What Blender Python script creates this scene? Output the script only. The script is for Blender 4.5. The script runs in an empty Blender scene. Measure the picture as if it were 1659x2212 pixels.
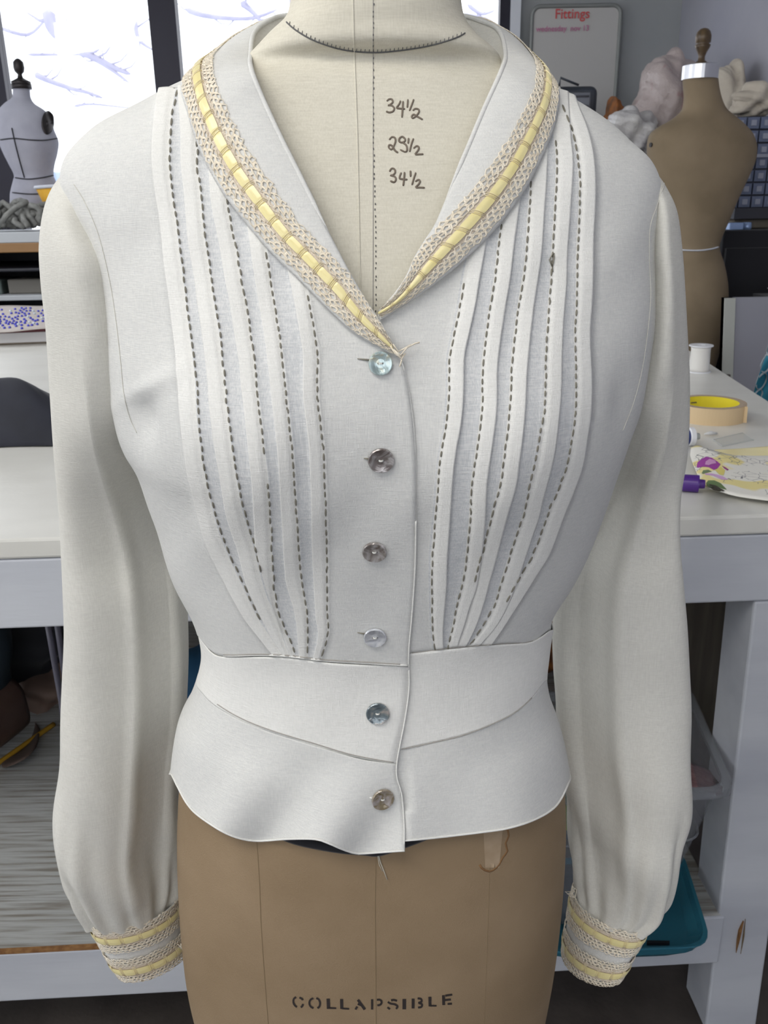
import bpy, bmesh, math, random
import numpy as np
from mathutils import Vector, Matrix
from mathutils.bvhtree import BVHTree
random.seed(7); rng = np.random.RandomState(7)
scene = bpy.context.scene
COL = scene.collection
# ------------------------------------------------------------------ camera
CAM = np.array([0.0, 0.0, 1.42]); F_PX = 1850.0; W_PX, H_PX = 1659.0, 2212.0
PITCH = math.radians(19.5); ROLL = math.radians(1.0)
fwd = np.array([0, math.cos(PITCH), -math.sin(PITCH)])
r0 = np.array([1.0, 0, 0]); u0 = np.array([0, math.sin(PITCH), math.cos(PITCH)])
rgt = r0*math.cos(ROLL) - u0*math.sin(ROLL)
upv = u0*math.cos(ROLL) + r0*math.sin(ROLL)
cd = bpy.data.cameras.new('camera'); cam = bpy.data.objects.new('camera', cd); COL.objects.link(cam)
m = Matrix(((rgt[0], upv[0], -fwd[0], CAM[0]), (rgt[1], upv[1], -fwd[1], CAM[1]), (rgt[2], upv[2], -fwd[2], CAM[2]), (0, 0, 0, 1)))
cam.matrix_world = m
cd.sensor_fit = 'VERTICAL'; cd.sensor_height = 36.0; cd.lens = 36.0*F_PX/H_PX
cd.clip_start = 0.02; cd.clip_end = 200
cd.dof.use_dof = True; cd.dof.focus_distance = 0.56; cd.dof.aperture_fstop = 30
scene.camera = cam
scene.view_settings.view_transform = 'Standard'; scene.view_settings.look = 'None'
scene.view_settings.gamma = 1; scene.view_settings.use_curve_mapping = False
scene.view_settings.exposure = 0.04
# ------------------------------------------------------------------ world and lamps
world = bpy.data.worlds.new('world'); scene.world = world; world.use_nodes = True
bg = world.node_tree.nodes['Background']; bg.inputs[0].default_value = (0.97, 0.975, 1.0, 1); bg.inputs[1].default_value = 2.25
def area(name, loc, target, sx, sy, power, col):
    l = bpy.data.lights.new(name, 'AREA'); l.shape = 'RECTANGLE'; l.size = sx; l.size_y = sy; l.energy = power; l.color = col
    o = bpy.data.objects.new(name, l); COL.objects.link(o); o.location = loc
    d = Vector(target) - Vector(loc); o.rotation_euler = d.to_track_quat('-Z', 'Y').to_euler()
    return o
area('ceiling_lamp_light', (-0.9, -0.2, 2.88), (-0.35, 0.9, 0.9), 2.2, 1.0, 48, (1.0, 0.97, 0.92))
area('ceiling_lamp_light', (-2.2, 2.6, 2.88), (-1.6, 2.4, 0), 1.6, 1.0, 34, (0.95, 0.97, 1.0))
# ------------------------------------------------------------------ pixel <-> place helpers
def ray(px, py):
    d = fwd*F_PX + rgt*(px - W_PX/2) - upv*(py - H_PX/2)
    return d/np.linalg.norm(d)
def P(px, py, Y):                      # point on the ray at world depth Y
    d = ray(px, py); return CAM + d*(Y/d[1])
def PZ(px, py, z):                     # point on the ray at height z
    d = ray(px, py); return CAM + d*((z - CAM[2])/d[2])
def proj(p):
    v = np.asarray(p) - CAM
    w = v@fwd
    return W_PX/2 + F_PX*(v@rgt)/w, H_PX/2 - F_PX*(v@upv)/w
# ------------------------------------------------------------------ object helpers
def woff(o):
    v = np.zeros(3)
    while o is not None:
        v += np.array(o.location); o = o.parent
    return v
def thing(name, label, cat, loc, group=None):
    o = bpy.data.objects.new(name, None); o.empty_display_size = 0.05; COL.objects.link(o); o.location = tuple(float(a) for a in loc)
    o['label'] = label; o['category'] = cat
    if group: o['group'] = group
    return o
def obj(name, verts, faces, mat, parent=None, smooth=True, label=None, mats=None, midx=None):
    v = np.asarray(verts, float).reshape(-1, 3) - woff(parent)
    me = bpy.data.meshes.new(name); me.from_pydata(v.tolist(), [], [tuple(int(a) for a in f) for f in faces]); 
    for mm in (mats or [mat]): me.materials.append(mm)
    if midx is not None: me.polygons.foreach_set('material_index', midx)
    if smooth: me.polygons.foreach_set('use_smooth', [True]*len(me.polygons))
    me.update()
    o = bpy.data.objects.new(name, me); COL.objects.link(o)
    if parent is not None: o.parent = parent
    if label: o['label'] = label
    return o
def tag(o, label, cat, group=None):
    o['label'] = label; o['category'] = cat
    if group: o['group'] = group
    return o
def struct(o): o['kind'] = 'structure'; return o
def solid(o, t, off=-1):
    md = o.modifiers.new('thickness', 'SOLIDIFY'); md.thickness = t; md.offset = off; return o
def fixn(o):
    bm = bmesh.new(); bm.from_mesh(o.data); bmesh.ops.recalc_face_normals(bm, faces=bm.faces); bm.to_mesh(o.data); bm.free(); return o
def bevel(o, w, seg=2):
    md = o.modifiers.new('bevel', 'BEVEL'); md.width = w; md.segments = seg; md.limit_method = 'ANGLE'; return o
class MB:
    def __init__(s): s.v = []; s.f = []
    def add(s, v, f):
        n = len(s.v); s.v += [tuple(map(float, a)) for a in v]; s.f += [tuple(int(i)+n for i in q) for q in f]; return s
    def hexa(s, b, t):                 # bottom 4, top 4
        return s.add(list(b)+list(t), [(3,2,1,0),(4,5,6,7),(0,1,5,4),(1,2,6,5),(2,3,7,6),(3,0,4,7)])
    def box(s, c, d, rz=0):
        c = np.array(c, float); hx, hy, hz = np.array(d, float)/2
        cr, sr = math.cos(rz), math.sin(rz)
        q = [(-hx,-hy),(hx,-hy),(hx,hy),(-hx,hy)]
        q = [(c[0]+x*cr-y*sr, c[1]+x*sr+y*cr) for x, y in q]
        return s.hexa([(x,y,c[2]-hz) for x,y in q], [(x,y,c[2]+hz) for x,y in q])
    def tube(s, pts, rad, seg=8, flat=1.0, closed=False, cap=True):
        pts = [Vector(p) for p in pts]; n = len(pts)
        if not hasattr(rad, '__len__'): rad = [rad]*n
        base = len(s.v); prev = None
        for i, p in enumerate(pts):
            t = (pts[min(i+1, n-1)] - pts[max(i-1, 0)]) if not closed else (pts[(i+1)%n]-pts[i-1])
            t = t.normalized() if t.length > 1e-9 else Vector((0,0,1))
            if prev is None:
                a = Vector((0,0,1)) if abs(t.z) < .9 else Vector((1,0,0))
                prev = t.cross(a).normalized()
            nrm = (prev - t*prev.dot(t)); nrm = nrm.normalized() if nrm.length > 1e-6 else t.orthogonal().normalized()
            prev = nrm; b = t.cross(nrm)
            for k in range(seg):
                a = 2*math.pi*k/seg
                s.v.append(tuple(p + (nrm*math.cos(a) + b*math.sin(a)*flat)*rad[i]))
        m_ = n if closed else n-1
        for i in range(m_):
            j = (i+1) % n
            for k in range(seg):
                s.f.append((base+i*seg+k, base+i*seg+(k+1)%seg, base+j*seg+(k+1)%seg, base+j*seg+k))
        if cap and not closed:
            s.f.append(tuple(base+k for k in range(seg))[::-1]); s.f.append(tuple(base+(n-1)*seg+k for k in range(seg)))
        return s
    def lathe(s, prof, c, axis=(0,0,1), seg=32, cap=True):   # prof: (radius, height)
        ax = Vector(axis).normalized(); a = ax.orthogonal().normalized(); b = ax.cross(a); c = Vector(c); base = len(s.v)
        for r, h in prof:
            for k in range(seg):
                t = 2*math.pi*k/seg; s.v.append(tuple(c + ax*h + (a*math.cos(t)+b*math.sin(t))*r))
        for i in range(len(prof)-1):
            for k in range(seg):
                s.f.append((base+i*seg+k, base+i*seg+(k+1)%seg, base+(i+1)*seg+(k+1)%seg, base+(i+1)*seg+k))
        if cap:
            s.f.append(tuple(base+k for k in range(seg))[::-1]); s.f.append(tuple(base+(len(prof)-1)*seg+k for k in range(seg)))
        return s
    def grid(s, pts, flip=False):
        pts = np.asarray(pts, float); n, m_ = pts.shape[:2]; base = len(s.v)
        s.v += [tuple(p) for p in pts.reshape(-1, 3)]
        for i in range(n-1):
            for j in range(m_-1):
                q = (base+i*m_+j, base+i*m_+j+1, base+(i+1)*m_+j+1, base+(i+1)*m_+j)
                s.f.append(q[::-1] if flip else q)
        return s
    def build(s, name, mat, parent=None, smooth=False, label=None):
        return obj(name, s.v, s.f, mat, parent, smooth, label)
# ------------------------------------------------------------------ materials
def mat(name, col, rough=0.7, metal=0, col2=None, nscale=40, nstretch=(1,1,1), bump=0, bscale=None, bstretch=None, spec=0.5, sheen=0, trans=0, alpha=1, subs=0, ramp=(0.35, 0.65), coat=0, detail=4):
    m = bpy.data.materials.new(name); m.use_nodes = True; nt = m.node_tree; b = nt.nodes['Principled BSDF']
    b.inputs['Base Color'].default_value = (*col, 1); b.inputs['Roughness'].default_value = rough; b.inputs['Metallic'].default_value = metal
    b.inputs['Specular IOR Level'].default_value = spec; b.inputs['Sheen Weight'].default_value = sheen
    b.inputs['Transmission Weight'].default_value = trans; b.inputs['Alpha'].default_value = alpha; b.inputs['Coat Weight'].default_value = coat
    tc = nt.nodes.new('ShaderNodeTexCoord')
    def noise(sc, st, det=4):
        mp = nt.nodes.new('ShaderNodeMapping'); mp.inputs['Scale'].default_value = st; nt.links.new(tc.outputs['Object'], mp.inputs['Vector'])
        n = nt.nodes.new('ShaderNodeTexNoise'); n.inputs['Scale'].default_value = sc; n.inputs['Detail'].default_value = det; nt.links.new(mp.outputs[0], n.inputs['Vector']); return n
    if col2:
        n = noise(nscale, nstretch, detail); r = nt.nodes.new('ShaderNodeValToRGB'); r.color_ramp.elements[0].position = ramp[0]; r.color_ramp.elements[1].position = ramp[1]
        r.color_ramp.elements[0].color = (*col, 1); r.color_ramp.elements[1].color = (*col2, 1)
        nt.links.new(n.outputs['Fac'], r.inputs[0]); nt.links.new(r.outputs[0], b.inputs['Base Color'])
    if bump:
        n2 = noise(bscale or nscale*2, bstretch or nstretch); bp = nt.nodes.new('ShaderNodeBump'); bp.inputs['Strength'].default_value = 1; bp.inputs['Distance'].default_value = bump
        nt.links.new(n2.outputs['Fac'], bp.inputs['Height']); nt.links.new(bp.outputs[0], b.inputs['Normal'])
    return m
def linen(name, col, col2, weave=0.00022, thread=1500, contrast=0.5, sheer=0.0):
    """plain weave: two crossed stretched noises drive colour and relief"""
    m = mat(name, col, 0.92, spec=0.15, sheen=0.0); nt = m.node_tree; b = nt.nodes['Principled BSDF']; tc = [n for n in nt.nodes if n.type == 'TEX_COORD'][0]
    outs = []
    for st in ((0.10, 0.10, 1), (1, 1, 0.07)):
        mp = nt.nodes.new('ShaderNodeMapping'); mp.inputs['Scale'].default_value = st; nt.links.new(tc.outputs['Object'], mp.inputs['Vector'])
        n = nt.nodes.new('ShaderNodeTexNoise'); n.inputs['Scale'].default_value = thread; n.inputs['Detail'].default_value = 2; nt.links.new(mp.outputs[0], n.inputs['Vector']); outs.append(n)
    mx = nt.nodes.new('ShaderNodeMath'); mx.operation = 'ADD'; nt.links.new(outs[0].outputs['Fac'], mx.inputs[0]); nt.links.new(outs[1].outputs['Fac'], mx.inputs[1])
    big = nt.nodes.new('ShaderNodeTexNoise'); big.inputs['Scale'].default_value = 14; big.inputs['Detail'].default_value = 3; nt.links.new(tc.outputs['Object'], big.inputs['Vector'])
    ad = nt.nodes.new('ShaderNodeMath'); ad.operation = 'MULTIPLY_ADD'; nt.links.new(big.outputs['Fac'], ad.inputs[0]); ad.inputs[1].default_value = 0.5; nt.links.new(mx.outputs[0], ad.inputs[2])
    r = nt.nodes.new('ShaderNodeMapRange'); r.inputs[1].default_value = 1.25-0.35/contrast*0.5; r.inputs[2].default_value = 1.25+0.35/contrast*0.5; nt.links.new(ad.outputs[0], r.inputs[0])
    mc = nt.nodes.new('ShaderNodeMix'); mc.data_type = 'RGBA'; mc.inputs[6].default_value = (*col, 1); mc.inputs[7].default_value = (*col2, 1); nt.links.new(r.outputs[0], mc.inputs[0]); nt.links.new(mc.outputs[2], b.inputs['Base Color'])
    bp = nt.nodes.new('ShaderNodeBump'); bp.inputs['Strength'].default_value = 1; bp.inputs['Distance'].default_value = weave; nt.links.new(mx.outputs[0], bp.inputs['Height']); nt.links.new(bp.outputs[0], b.inputs['Normal'])
    if sheer:
        t = nt.nodes.new('ShaderNodeBsdfTranslucent'); nt.links.new(mc.outputs[2], t.inputs[0]); ms = nt.nodes.new('ShaderNodeMixShader'); ms.inputs[0].default_value = sheer
        out = nt.nodes['Material Output']; nt.links.new(b.outputs[0], ms.inputs[1]); nt.links.new(t.outputs[0], ms.inputs[2]); nt.links.new(ms.outputs[0], out.inputs[0])
    return m
M = {}
M['linen'] = linen('blouse linen', (0.72, 0.72, 0.70), (0.84, 0.835, 0.80), sheer=0.12)
M['linen_double'] = linen('double layer linen', (0.76, 0.755, 0.72), (0.86, 0.85, 0.81))
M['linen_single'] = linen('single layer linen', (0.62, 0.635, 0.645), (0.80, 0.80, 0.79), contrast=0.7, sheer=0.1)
M['sleeve'] = linen('sleeve linen', (0.73, 0.715, 0.66), (0.84, 0.825, 0.765), sheer=0.2)
M['form_linen'] = linen('form linen', (0.60, 0.565, 0.47), (0.72, 0.685, 0.58), weave=0.00012, thread=1200, contrast=0.4)
M['form_dark'] = mat('dark tan form cloth', (0.22, 0.165, 0.10), 0.8, col2=(0.29, 0.22, 0.14), nscale=6, bump=0.0003, bscale=900)  # darker tan than the hip cover cloth, for the rear form
M['form_tan'] = mat('tan form cloth', (0.265, 0.185, 0.105), 0.75, col2=(0.335, 0.24, 0.145), nscale=9, bump=0.0003, bscale=900, detail=8)
M['stitch'] = mat('olive grey thread', (0.22, 0.205, 0.165), 0.8)
M['lace'] = mat('ecru lace thread', (0.84, 0.75, 0.60), 0.85, col2=(0.90, 0.83, 0.70), nscale=300, bump=0.0003, bscale=1500)
M['lace_dense'] = mat('ecru lace ground', (0.66, 0.56, 0.45), 0.9, col2=(0.80, 0.71, 0.59), nscale=1400, bump=0.0004, bscale=1600)
M['ribbon'] = mat('yellow satin ribbon', (0.86, 0.75, 0.34), 0.28, col2=(0.90, 0.80, 0.42), nscale=60, spec=0.7, sheen=0.3)
M['bar'] = mat('cream lace bar thread', (.84, .74, .48), .8)
M['thread_white'] = mat('white thread', (0.8, 0.79, 0.74), 0.7)
M['ink'] = mat('brown marker ink', (0.19, 0.155, 0.12), 0.9)
M['ink_black'] = mat('black stencil ink', (0.03, 0.022, 0.02), 0.8)
M['seam_dark'] = mat('dark seam thread', (0.12, 0.12, 0.12), 0.8)
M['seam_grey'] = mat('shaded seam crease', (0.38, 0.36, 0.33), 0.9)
M['tan_seam'] = mat('brown seam crease', (0.26, 0.185, 0.105), 0.9)
M['black'] = mat('black cloth', (0.012, 0.012, 0.016), 0.85, sheen=0.1)
def pearl(name, c1, c2, c3):
    m = mat(name, c1, 0.18, spec=0.8, coat=0.6); nt = m.node_tree; b = nt.nodes['Principled BSDF']; tc = [n for n in nt.nodes if n.type == 'TEX_COORD'][0]
    n = nt.nodes.new('ShaderNodeTexNoise'); n.inputs['Scale'].default_value = 90; n.inputs['Distortion'].default_value = 2.0; nt.links.new(tc.outputs['Object'], n.inputs['Vector'])
    r = nt.nodes.new('ShaderNodeValToRGB'); e = r.color_ramp.elements; e[0].color = (*c1, 1); e[0].position = .32; e[1].color = (*c3, 1); e[1].position = .68; k = e.new(.5); k.color = (*c2, 1)
    nt.links.new(n.outputs['Fac'], r.inputs[0]); nt.links.new(r.outputs[0], b.inputs['Base Color'])
    bp = nt.nodes.new('ShaderNodeBump'); bp.inputs['Distance'].default_value = 0.0006; nt.links.new(n.outputs['Fac'], bp.inputs['Height']); nt.links.new(bp.outputs[0], b.inputs['Normal'])
    b.inputs['Metallic'].default_value = 0.35
    return m
# ================================================================== the room
M['wall'] = mat('grey painted wall', (.36, .375, .38), .85, col2=(.40, .41, .41), nscale=3, bump=.0004, bscale=120)
M['wall_side'] = mat('lavender grey painted wall', (.40, .40, .46), .85, col2=(.44, .44, .49), nscale=3, bump=.0004, bscale=120)
M['ceiling'] = mat('ceiling paint', (.62, .62, .60), .9, bump=.001, bscale=60)
M['floor'] = mat('dark concrete floor', (.055, .045, .04), .75, col2=(.095, .08, .07), nscale=7, bump=.0008, bscale=90, detail=8)
M['frame_dark'] = mat('dark anodised frame', (.018, .016, .028), .45, metal=.3)
M['white_trim'] = mat('white reveal paint', (.75, .77, .82), .6)
XR = 1.70; XLW = -4.2; YB = 5.4; YF = -3.2; ZC = 3.0
mb = MB(); mb.box(((XLW+XR)/2, (YB+YF)/2, -.05), (XR-XLW, YB-YF, .1)); struct(mb.build('floor', M['floor']))
mb = MB(); mb.box(((XLW+XR)/2, (YB+YF)/2, ZC+.05), (XR-XLW, YB-YF, .1)); struct(mb.build('ceiling', M['ceiling']))
WX0, WX1, WZ0, WZ1 = -3.9, .742, 1.0, 2.75
mb = MB(); mb.box(((WX1+.055+XR+.1)/2, YB+.08, ZC/2), (XR+.1-WX1-.055, .16, ZC)); mb.box(((WX0+WX1)/2, YB+.08, WZ0/2), (WX1-WX0+.11, .16, WZ0)); mb.box(((WX0+WX1)/2, YB+.08, (WZ1+ZC)/2), (WX1-WX0+.11, .16, ZC-WZ1)); mb.box(((XLW+WX0)/2-.05, YB+.08, ZC/2), (WX0-XLW, .16, ZC)); struct(mb.build('wall_back', M['wall']))
mb = MB(); mb.box((XR+.08, (YB+YF)/2, ZC/2), (.16, YB-YF, ZC)); struct(mb.build('wall_right', M['wall_side']))
mb = MB(); mb.box((WX1+.028, YB+.03, (WZ0+WZ1)/2), (.054, .2, WZ1-WZ0)); struct(mb.build('trim_1', M['white_trim']))
def window(name, x0, x1, z0, z1, y, mull, axis='x', w=.055):
    e = bpy.data.objects.new(name, None); COL.objects.link(e); e['kind'] = 'structure'
    e.location = ((x0+x1)/2, y, z0) if axis == 'x' else (y, (x0+x1)/2, z0)
    def bx(nm, a0, a1, c0, c1, mt, th=.06):
        b = MB(); 
        if axis == 'x': b.box(((a0+a1)/2, y, (c0+c1)/2), (a1-a0, th, c1-c0))
        else: b.box((y, (a0+a1)/2, (c0+c1)/2), (th, a1-a0, c1-c0))
        return b.build(nm, mt, e)
    bx('sill', x0-.03, x1+.03, z0-.04, z0, M['frame_dark'], .16); bx('window_head', x0, x1, z1, z1+.05, M['frame_dark'], .1)
    xs = sorted([(x0, .05)]+mull+[(x1, .055)])
    for c, ww in xs: bx('mullion', c-ww/2, c+ww/2, z0, z1, M['frame_dark'], .09)
    for (a, wa), (b, wb) in zip(xs[:-1], xs[1:]): bx('pane', a+wa/2, b-wb/2, z0, z1, M['glass'], .006)
    return e
g = bpy.data.materials.new('window glass'); g.use_nodes = True; nt = g.node_tree; nt.nodes.clear(); out = nt.nodes.new('ShaderNodeOutputMaterial'); tr = nt.nodes.new('ShaderNodeBsdfTransparent'); gl = nt.nodes.new('ShaderNodeBsdfGlossy'); gl.inputs['Roughness'].default_value = .02; mx = nt.nodes.new('ShaderNodeMixShader'); mx.inputs[0].default_value = .05; tr.inputs[0].default_value = (.97, .985, 1, 1)
nt.links.new(tr.outputs[0], mx.inputs[1]); nt.links.new(gl.outputs[0], mx.inputs[2]); nt.links.new(mx.outputs[0], out.inputs[0]); M['glass'] = g
window('window_1', WX0, WX1-.028, WZ0, WZ1, YB, [(-2.19, .20), (-1.172, .148)])
# left wall with its row of windows
mb = MB(); mb.box((XLW-.08, (YB+YF)/2, .5), (.16, YB-YF, 1.0)); mb.box((XLW-.08, (YB+YF)/2, 2.9), (.16, YB-YF, .2)); mb.box((XLW-.08, YB-.3, 1.9), (.16, .6, 1.8)); mb.box((XLW-.08, YF+.2, 1.9), (.16, .4, 1.8)); struct(mb.build('wall_left', M['wall_side']))
window('window_2', YF+.4, YB-.6, 1.0, 2.8, XLW-.05, [(-1.2, .08), (.4, .08), (2.0, .08), (3.5, .08)], axis='y')
mb = MB(); mb.box(((XLW+XR)/2, YF-.08, .45), (XR-XLW, .16, .9)); mb.box(((XLW+XR)/2, YF-.08, 2.9), (XR-XLW, .16, .2)); struct(mb.build('wall_front', M['wall_side']))
window('window_3', XLW+.1, XR-.1, .9, 2.8, YF-.05, [(-2.2, .08), (-.6, .08), (.6, .08)])
# outdoors: snow pale ground, a low wall and bare trees
M['snow'] = mat('snowy ground', (.72, .76, .84), .9, col2=(.8, .83, .9), nscale=1.2); M['bark'] = mat('glare-paled bark', (.40, .39, .52), .9, col2=(.50, .49, .60), nscale=5); M['far'] = mat('distant blue house wall', (.28, .36, .50), .9, col2=(.42, .48, .60), nscale=.8)  # bark paled to lavender: glare of the bright sky put into its colour
mb = MB(); mb.box((0, 30, -.4), (90, 48, .1)); struct(mb.build('ground', M['snow']))
mb = MB(); mb.box((-8.3, 24, 2.3), (9, 3, .9)); o = mb.build('distant_wall', M['far']); 
mb.v, mb.f = [], []
for zz in (2.45, 2.62): pass
tag(o, 'pale blue low wall far outside the window', 'wall'); o.location.z -= .35; bevel(o, .05)
def tree(name, lab, base, limbs):
    t = thing(name, lab, 'tree', base)
    b = MB(); b.tube([base, (base[0]+.1, base[1], base[2]+2.2), (base[0]-.05, base[1]+.1, base[2]+4.4)], [.13, .10, .06], 8); b.build('trunk', M['bark'], t, True)
    for pts, r in limbs:
        q = [P(x, y, d) for x, y, d in pts]; k = np.linspace(0, len(q)-1, len(q)*3); q = catmull_pts(q, k)
        rr = np.linspace(r, r*.35, len(q)); rr[0] *= .25; rr[-1] *= .3; b = MB(); b.tube(q, list(rr), 6)
        for j in range(2, len(q)-1, 2):
            d = np.array([rng.uniform(-.4, .4), rng.uniform(-.2, .2), rng.uniform(-.25, .35)])*.8; b.tube([q[j], q[j]+d*.5, q[j]+d+np.array([0, 0, .08])], [rr[j]*.4, rr[j]*.25, rr[j]*.12], 5)
        b.build('branch', M['bark'], t, True)
def catmull_pts(A, t):
    A = np.asarray(A, float); n = len(A); t = np.clip(t, 0, n-1-1e-9); i = np.floor(t).astype(int); f = (t-i)[:, None]
    g = lambda k: A[np.clip(k, 0, n-1)]
    p0, p1, p2, p3 = g(i-1), g(i), g(i+1), g(i+2); return 0.5*((2*p1)+(-p0+p2)*f+(2*p0-5*p1+4*p2-p3)*f*f+(-p0+3*p1-3*p2+p3)*f**3)
tree('bare_tree', 'bare pale tree outside the left window pane', (-5.2, 11.0, -.35), [([(104,20,11),(112,60,11),(135,85,11),(165,108,11),(200,122,11),(245,145,11),(282,160,11)], .075),([(165,108,11),(205,128,11),(240,150,11),(280,180,11)], .04),([(60,118,11.5),(110,118,11.5),(170,118,11.5),(205,120,11.5)], .02),([(150,70,12),(175,92,12),(230,100,12)], .025),([(290,40,11),(300,85,11),(330,108,11)], .035),([(0,60,12),(60,75,12),(100,40,12)], .03)])
tree('bare_tree', 'bare bluish tree low outside the left window pane', (-5.6, 12.0, -.35), [([(75,160,12),(100,172,12),(150,190,12),(190,200,12),(222,212,12)], .045),([(160,230,12),(200,225,12),(300,236,12)], .02)])
tree('bare_tree', 'bare pale tree outside behind the neck of the form', (-1.0, 12.5, -.35), [([(400,20,12.5),(450,35,12.5),(540,40,12.5),(600,20,12.5)], .04),([(520,5,12.5),(545,25,12.5),(575,60,12.5)], .05),([(1010,10,12.5),(1040,30,12.5),(1070,22,12.5)], .03),([(1000,30,12.5),(1050,40,12.5),(1080,60,12.5)], .02)])
for (lx, ly, sx_, sy_) in ((-0.9, -0.2, 2.2, 1.0), (-2.2, 2.6, 1.6, 1.0)):
    e = thing('ceiling_lamp', 'white rectangular ceiling lamp overhead '+('near the dress form' if ly < 1 else 'farther back over the table'), 'lamp', (lx, ly, 2.9))
    b = MB(); b.box((lx, ly, 2.965), (sx_+.1, sy_+.1, .06)); bevel(b.build('housing', M['white_trim'], e), .01); b = MB(); b.box((lx, ly, 2.925), (sx_, sy_, .02)); b.build('diffuser', mat('lamp diffuser', (.8,.8,.78), .5), e)
# ================================================================== work table
M['tabletop'] = mat('worn cream tabletop paint', (.70, .69, .64), .32, col2=(.76, .75, .70), nscale=5, nstretch=(1, 2.2, 1), bump=.0003, bscale=60, detail=8, spec=.45)
M['apron'] = mat('white blue painted board', (.50, .52, .57), .6, col2=(.60, .62, .66), nscale=9, nstretch=(.25, 1, 1), bump=.0009, bscale=30, bstretch=(.2, 1, 1.6), detail=8)
M['chip'] = mat('bare wood chip', (.33, .17, .06), .8, col2=(.2, .09, .03), nscale=80)
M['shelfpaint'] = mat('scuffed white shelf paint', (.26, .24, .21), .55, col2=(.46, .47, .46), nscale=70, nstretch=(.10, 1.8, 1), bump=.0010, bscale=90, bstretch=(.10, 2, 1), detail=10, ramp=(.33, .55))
A_ = PZ(0, 1166, 1.0); B_ = PZ(1659, 1112, 1.0); nrmF = np.array([-(B_-A_)[1], (B_-A_)[0], 0]); nrmF /= np.linalg.norm(nrmF); ax_ = (B_-A_)/np.linalg.norm(B_-A_)
def PF(px, py, back=0.0):
    d = ray(px, py); return CAM + d*(((A_+nrmF*back-CAM)@nrmF)/(d@nrmF))
TR = PZ(2026, 1100, 1.0); TR = A_+ax_*((TR-A_)@ax_); TL = A_-ax_*.75; BR = PZ(1430, 718.5, 1.0); BL = np.array([-2.9, 3.85, 1.0]); ST_ = np.array([0, 0, 1.0])
table = thing('work_table', 'large white painted wooden work table behind the dress form', 'table', (float((TL+TR)[0]/2), 2.2, 0))
def slab(p, th, zt=None):
    p = [np.array(q, float) for q in p]
    if zt is not None:
        for q in p: q[2] = zt
    return [q-np.array([0, 0, th]) for q in p], p
b = MB(); b.hexa(*slab([TL, TR, BR, BL], .03)); bevel(b.build('tabletop', M['tabletop'], table), .004)
def board(p, q, z0, z1, th, back=0):
    p = np.array(p, float)+nrmF*back; q = np.array(q, float)+nrmF*back; c = [p, q, q+nrmF*th, p+nrmF*th]
    return [np.array([a[0], a[1], z0]) for a in c], [np.array([a[0], a[1], z1]) for a in c]
b = MB(); b.hexa(*board(TL+ax_*.02, TR-ax_*.06, .863, .969, .035, .002)); bevel(b.build('apron', M['apron'], table), .003)
LX = (PF(1632, 1308)-A_)@ax_; LXb = (PF(1528, 2212)-A_)@ax_
def leg(s0, s1, back, w=.094):
    p, q = A_+ax_*s0, A_+ax_*s1; c0 = [p+nrmF*back, p+ax_*w+nrmF*back, p+ax_*w+nrmF*(back+w), p+nrmF*(back+w)]; c1 = [q+nrmF*back, q+ax_*w+nrmF*back, q+ax_*w+nrmF*(back+w), q+nrmF*(back+w)]
    return [np.array([a[0], a[1], 0]) for a in c1], [np.array([a[0], a[1], .862]) for a in c0]
lg = MB(); lg.hexa(*leg(LX, LXb, .004)); lo = lg.build('leg', M['apron'], table); bevel(lo, .004)
b = MB(); b.tube([PF(x, y, .002) for x, y in ((1606,1990),(1598,2010),(1594,2030),(1590,2058))], [.002, .007, .006, .001], 6, flat=.3); b.build('gouge', M['chip'], lo)
b = MB(); b.tube([PF(x, y, .0035) for x, y in ((1610,1985),(1606,2020),(1600,2060))], [.001, .004, .001], 6, flat=.3); b.build('gouge', M['tan_seam'], lo)
b = MB(); b.hexa(*leg(-.66, -.66, .004)); bevel(b.build('leg', M['apron'], table), .004)
for s_, bk in ((LX, 1.35), (-.66, 1.35)):
    b = MB(); b.hexa(*leg(s_, s_, bk)); bevel(b.build('leg', M['apron'], table), .004)
ZS = .272
S0, S1 = A_-ax_*.7, A_+ax_*(LXb+.004)
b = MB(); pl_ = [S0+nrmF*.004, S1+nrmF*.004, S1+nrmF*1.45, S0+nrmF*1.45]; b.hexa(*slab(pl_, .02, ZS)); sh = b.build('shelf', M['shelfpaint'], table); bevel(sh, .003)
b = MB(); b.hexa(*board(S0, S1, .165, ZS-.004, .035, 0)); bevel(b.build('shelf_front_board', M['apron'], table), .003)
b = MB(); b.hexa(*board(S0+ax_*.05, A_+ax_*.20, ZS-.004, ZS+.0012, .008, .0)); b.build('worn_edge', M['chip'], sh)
M['ply'] = mat('dark hardboard', (.085, .072, .058), .7, col2=(.13, .11, .09), nscale=30, nstretch=(1, 1, .1))
b = MB(); b.hexa(*board(A_+ax_*.0, A_+ax_*(LXb+.5), ZS, .95, .01, 1.30)); b.build('back_board', M['ply'], table)
b = MB(); q0 = A_+ax_*(LX+.08); b.hexa([q0+nrmF*.10+np.array([0,0,-1+ZS]), q0+nrmF*.10+ax_*.01+np.array([0,0,-1+ZS]), q0+nrmF*1.3+ax_*.01+np.array([0,0,-1+ZS]), q0+nrmF*1.3+np.array([0,0,-1+ZS])], [q0+nrmF*.10+np.array([0,0,-.05]), q0+nrmF*.10+ax_*.01+np.array([0,0,-.05]), q0+nrmF*1.3+ax_*.01+np.array([0,0,-.05]), q0+nrmF*1.3+np.array([0,0,-.05])]); b.build('side_board', M['ply'], table)
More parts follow.
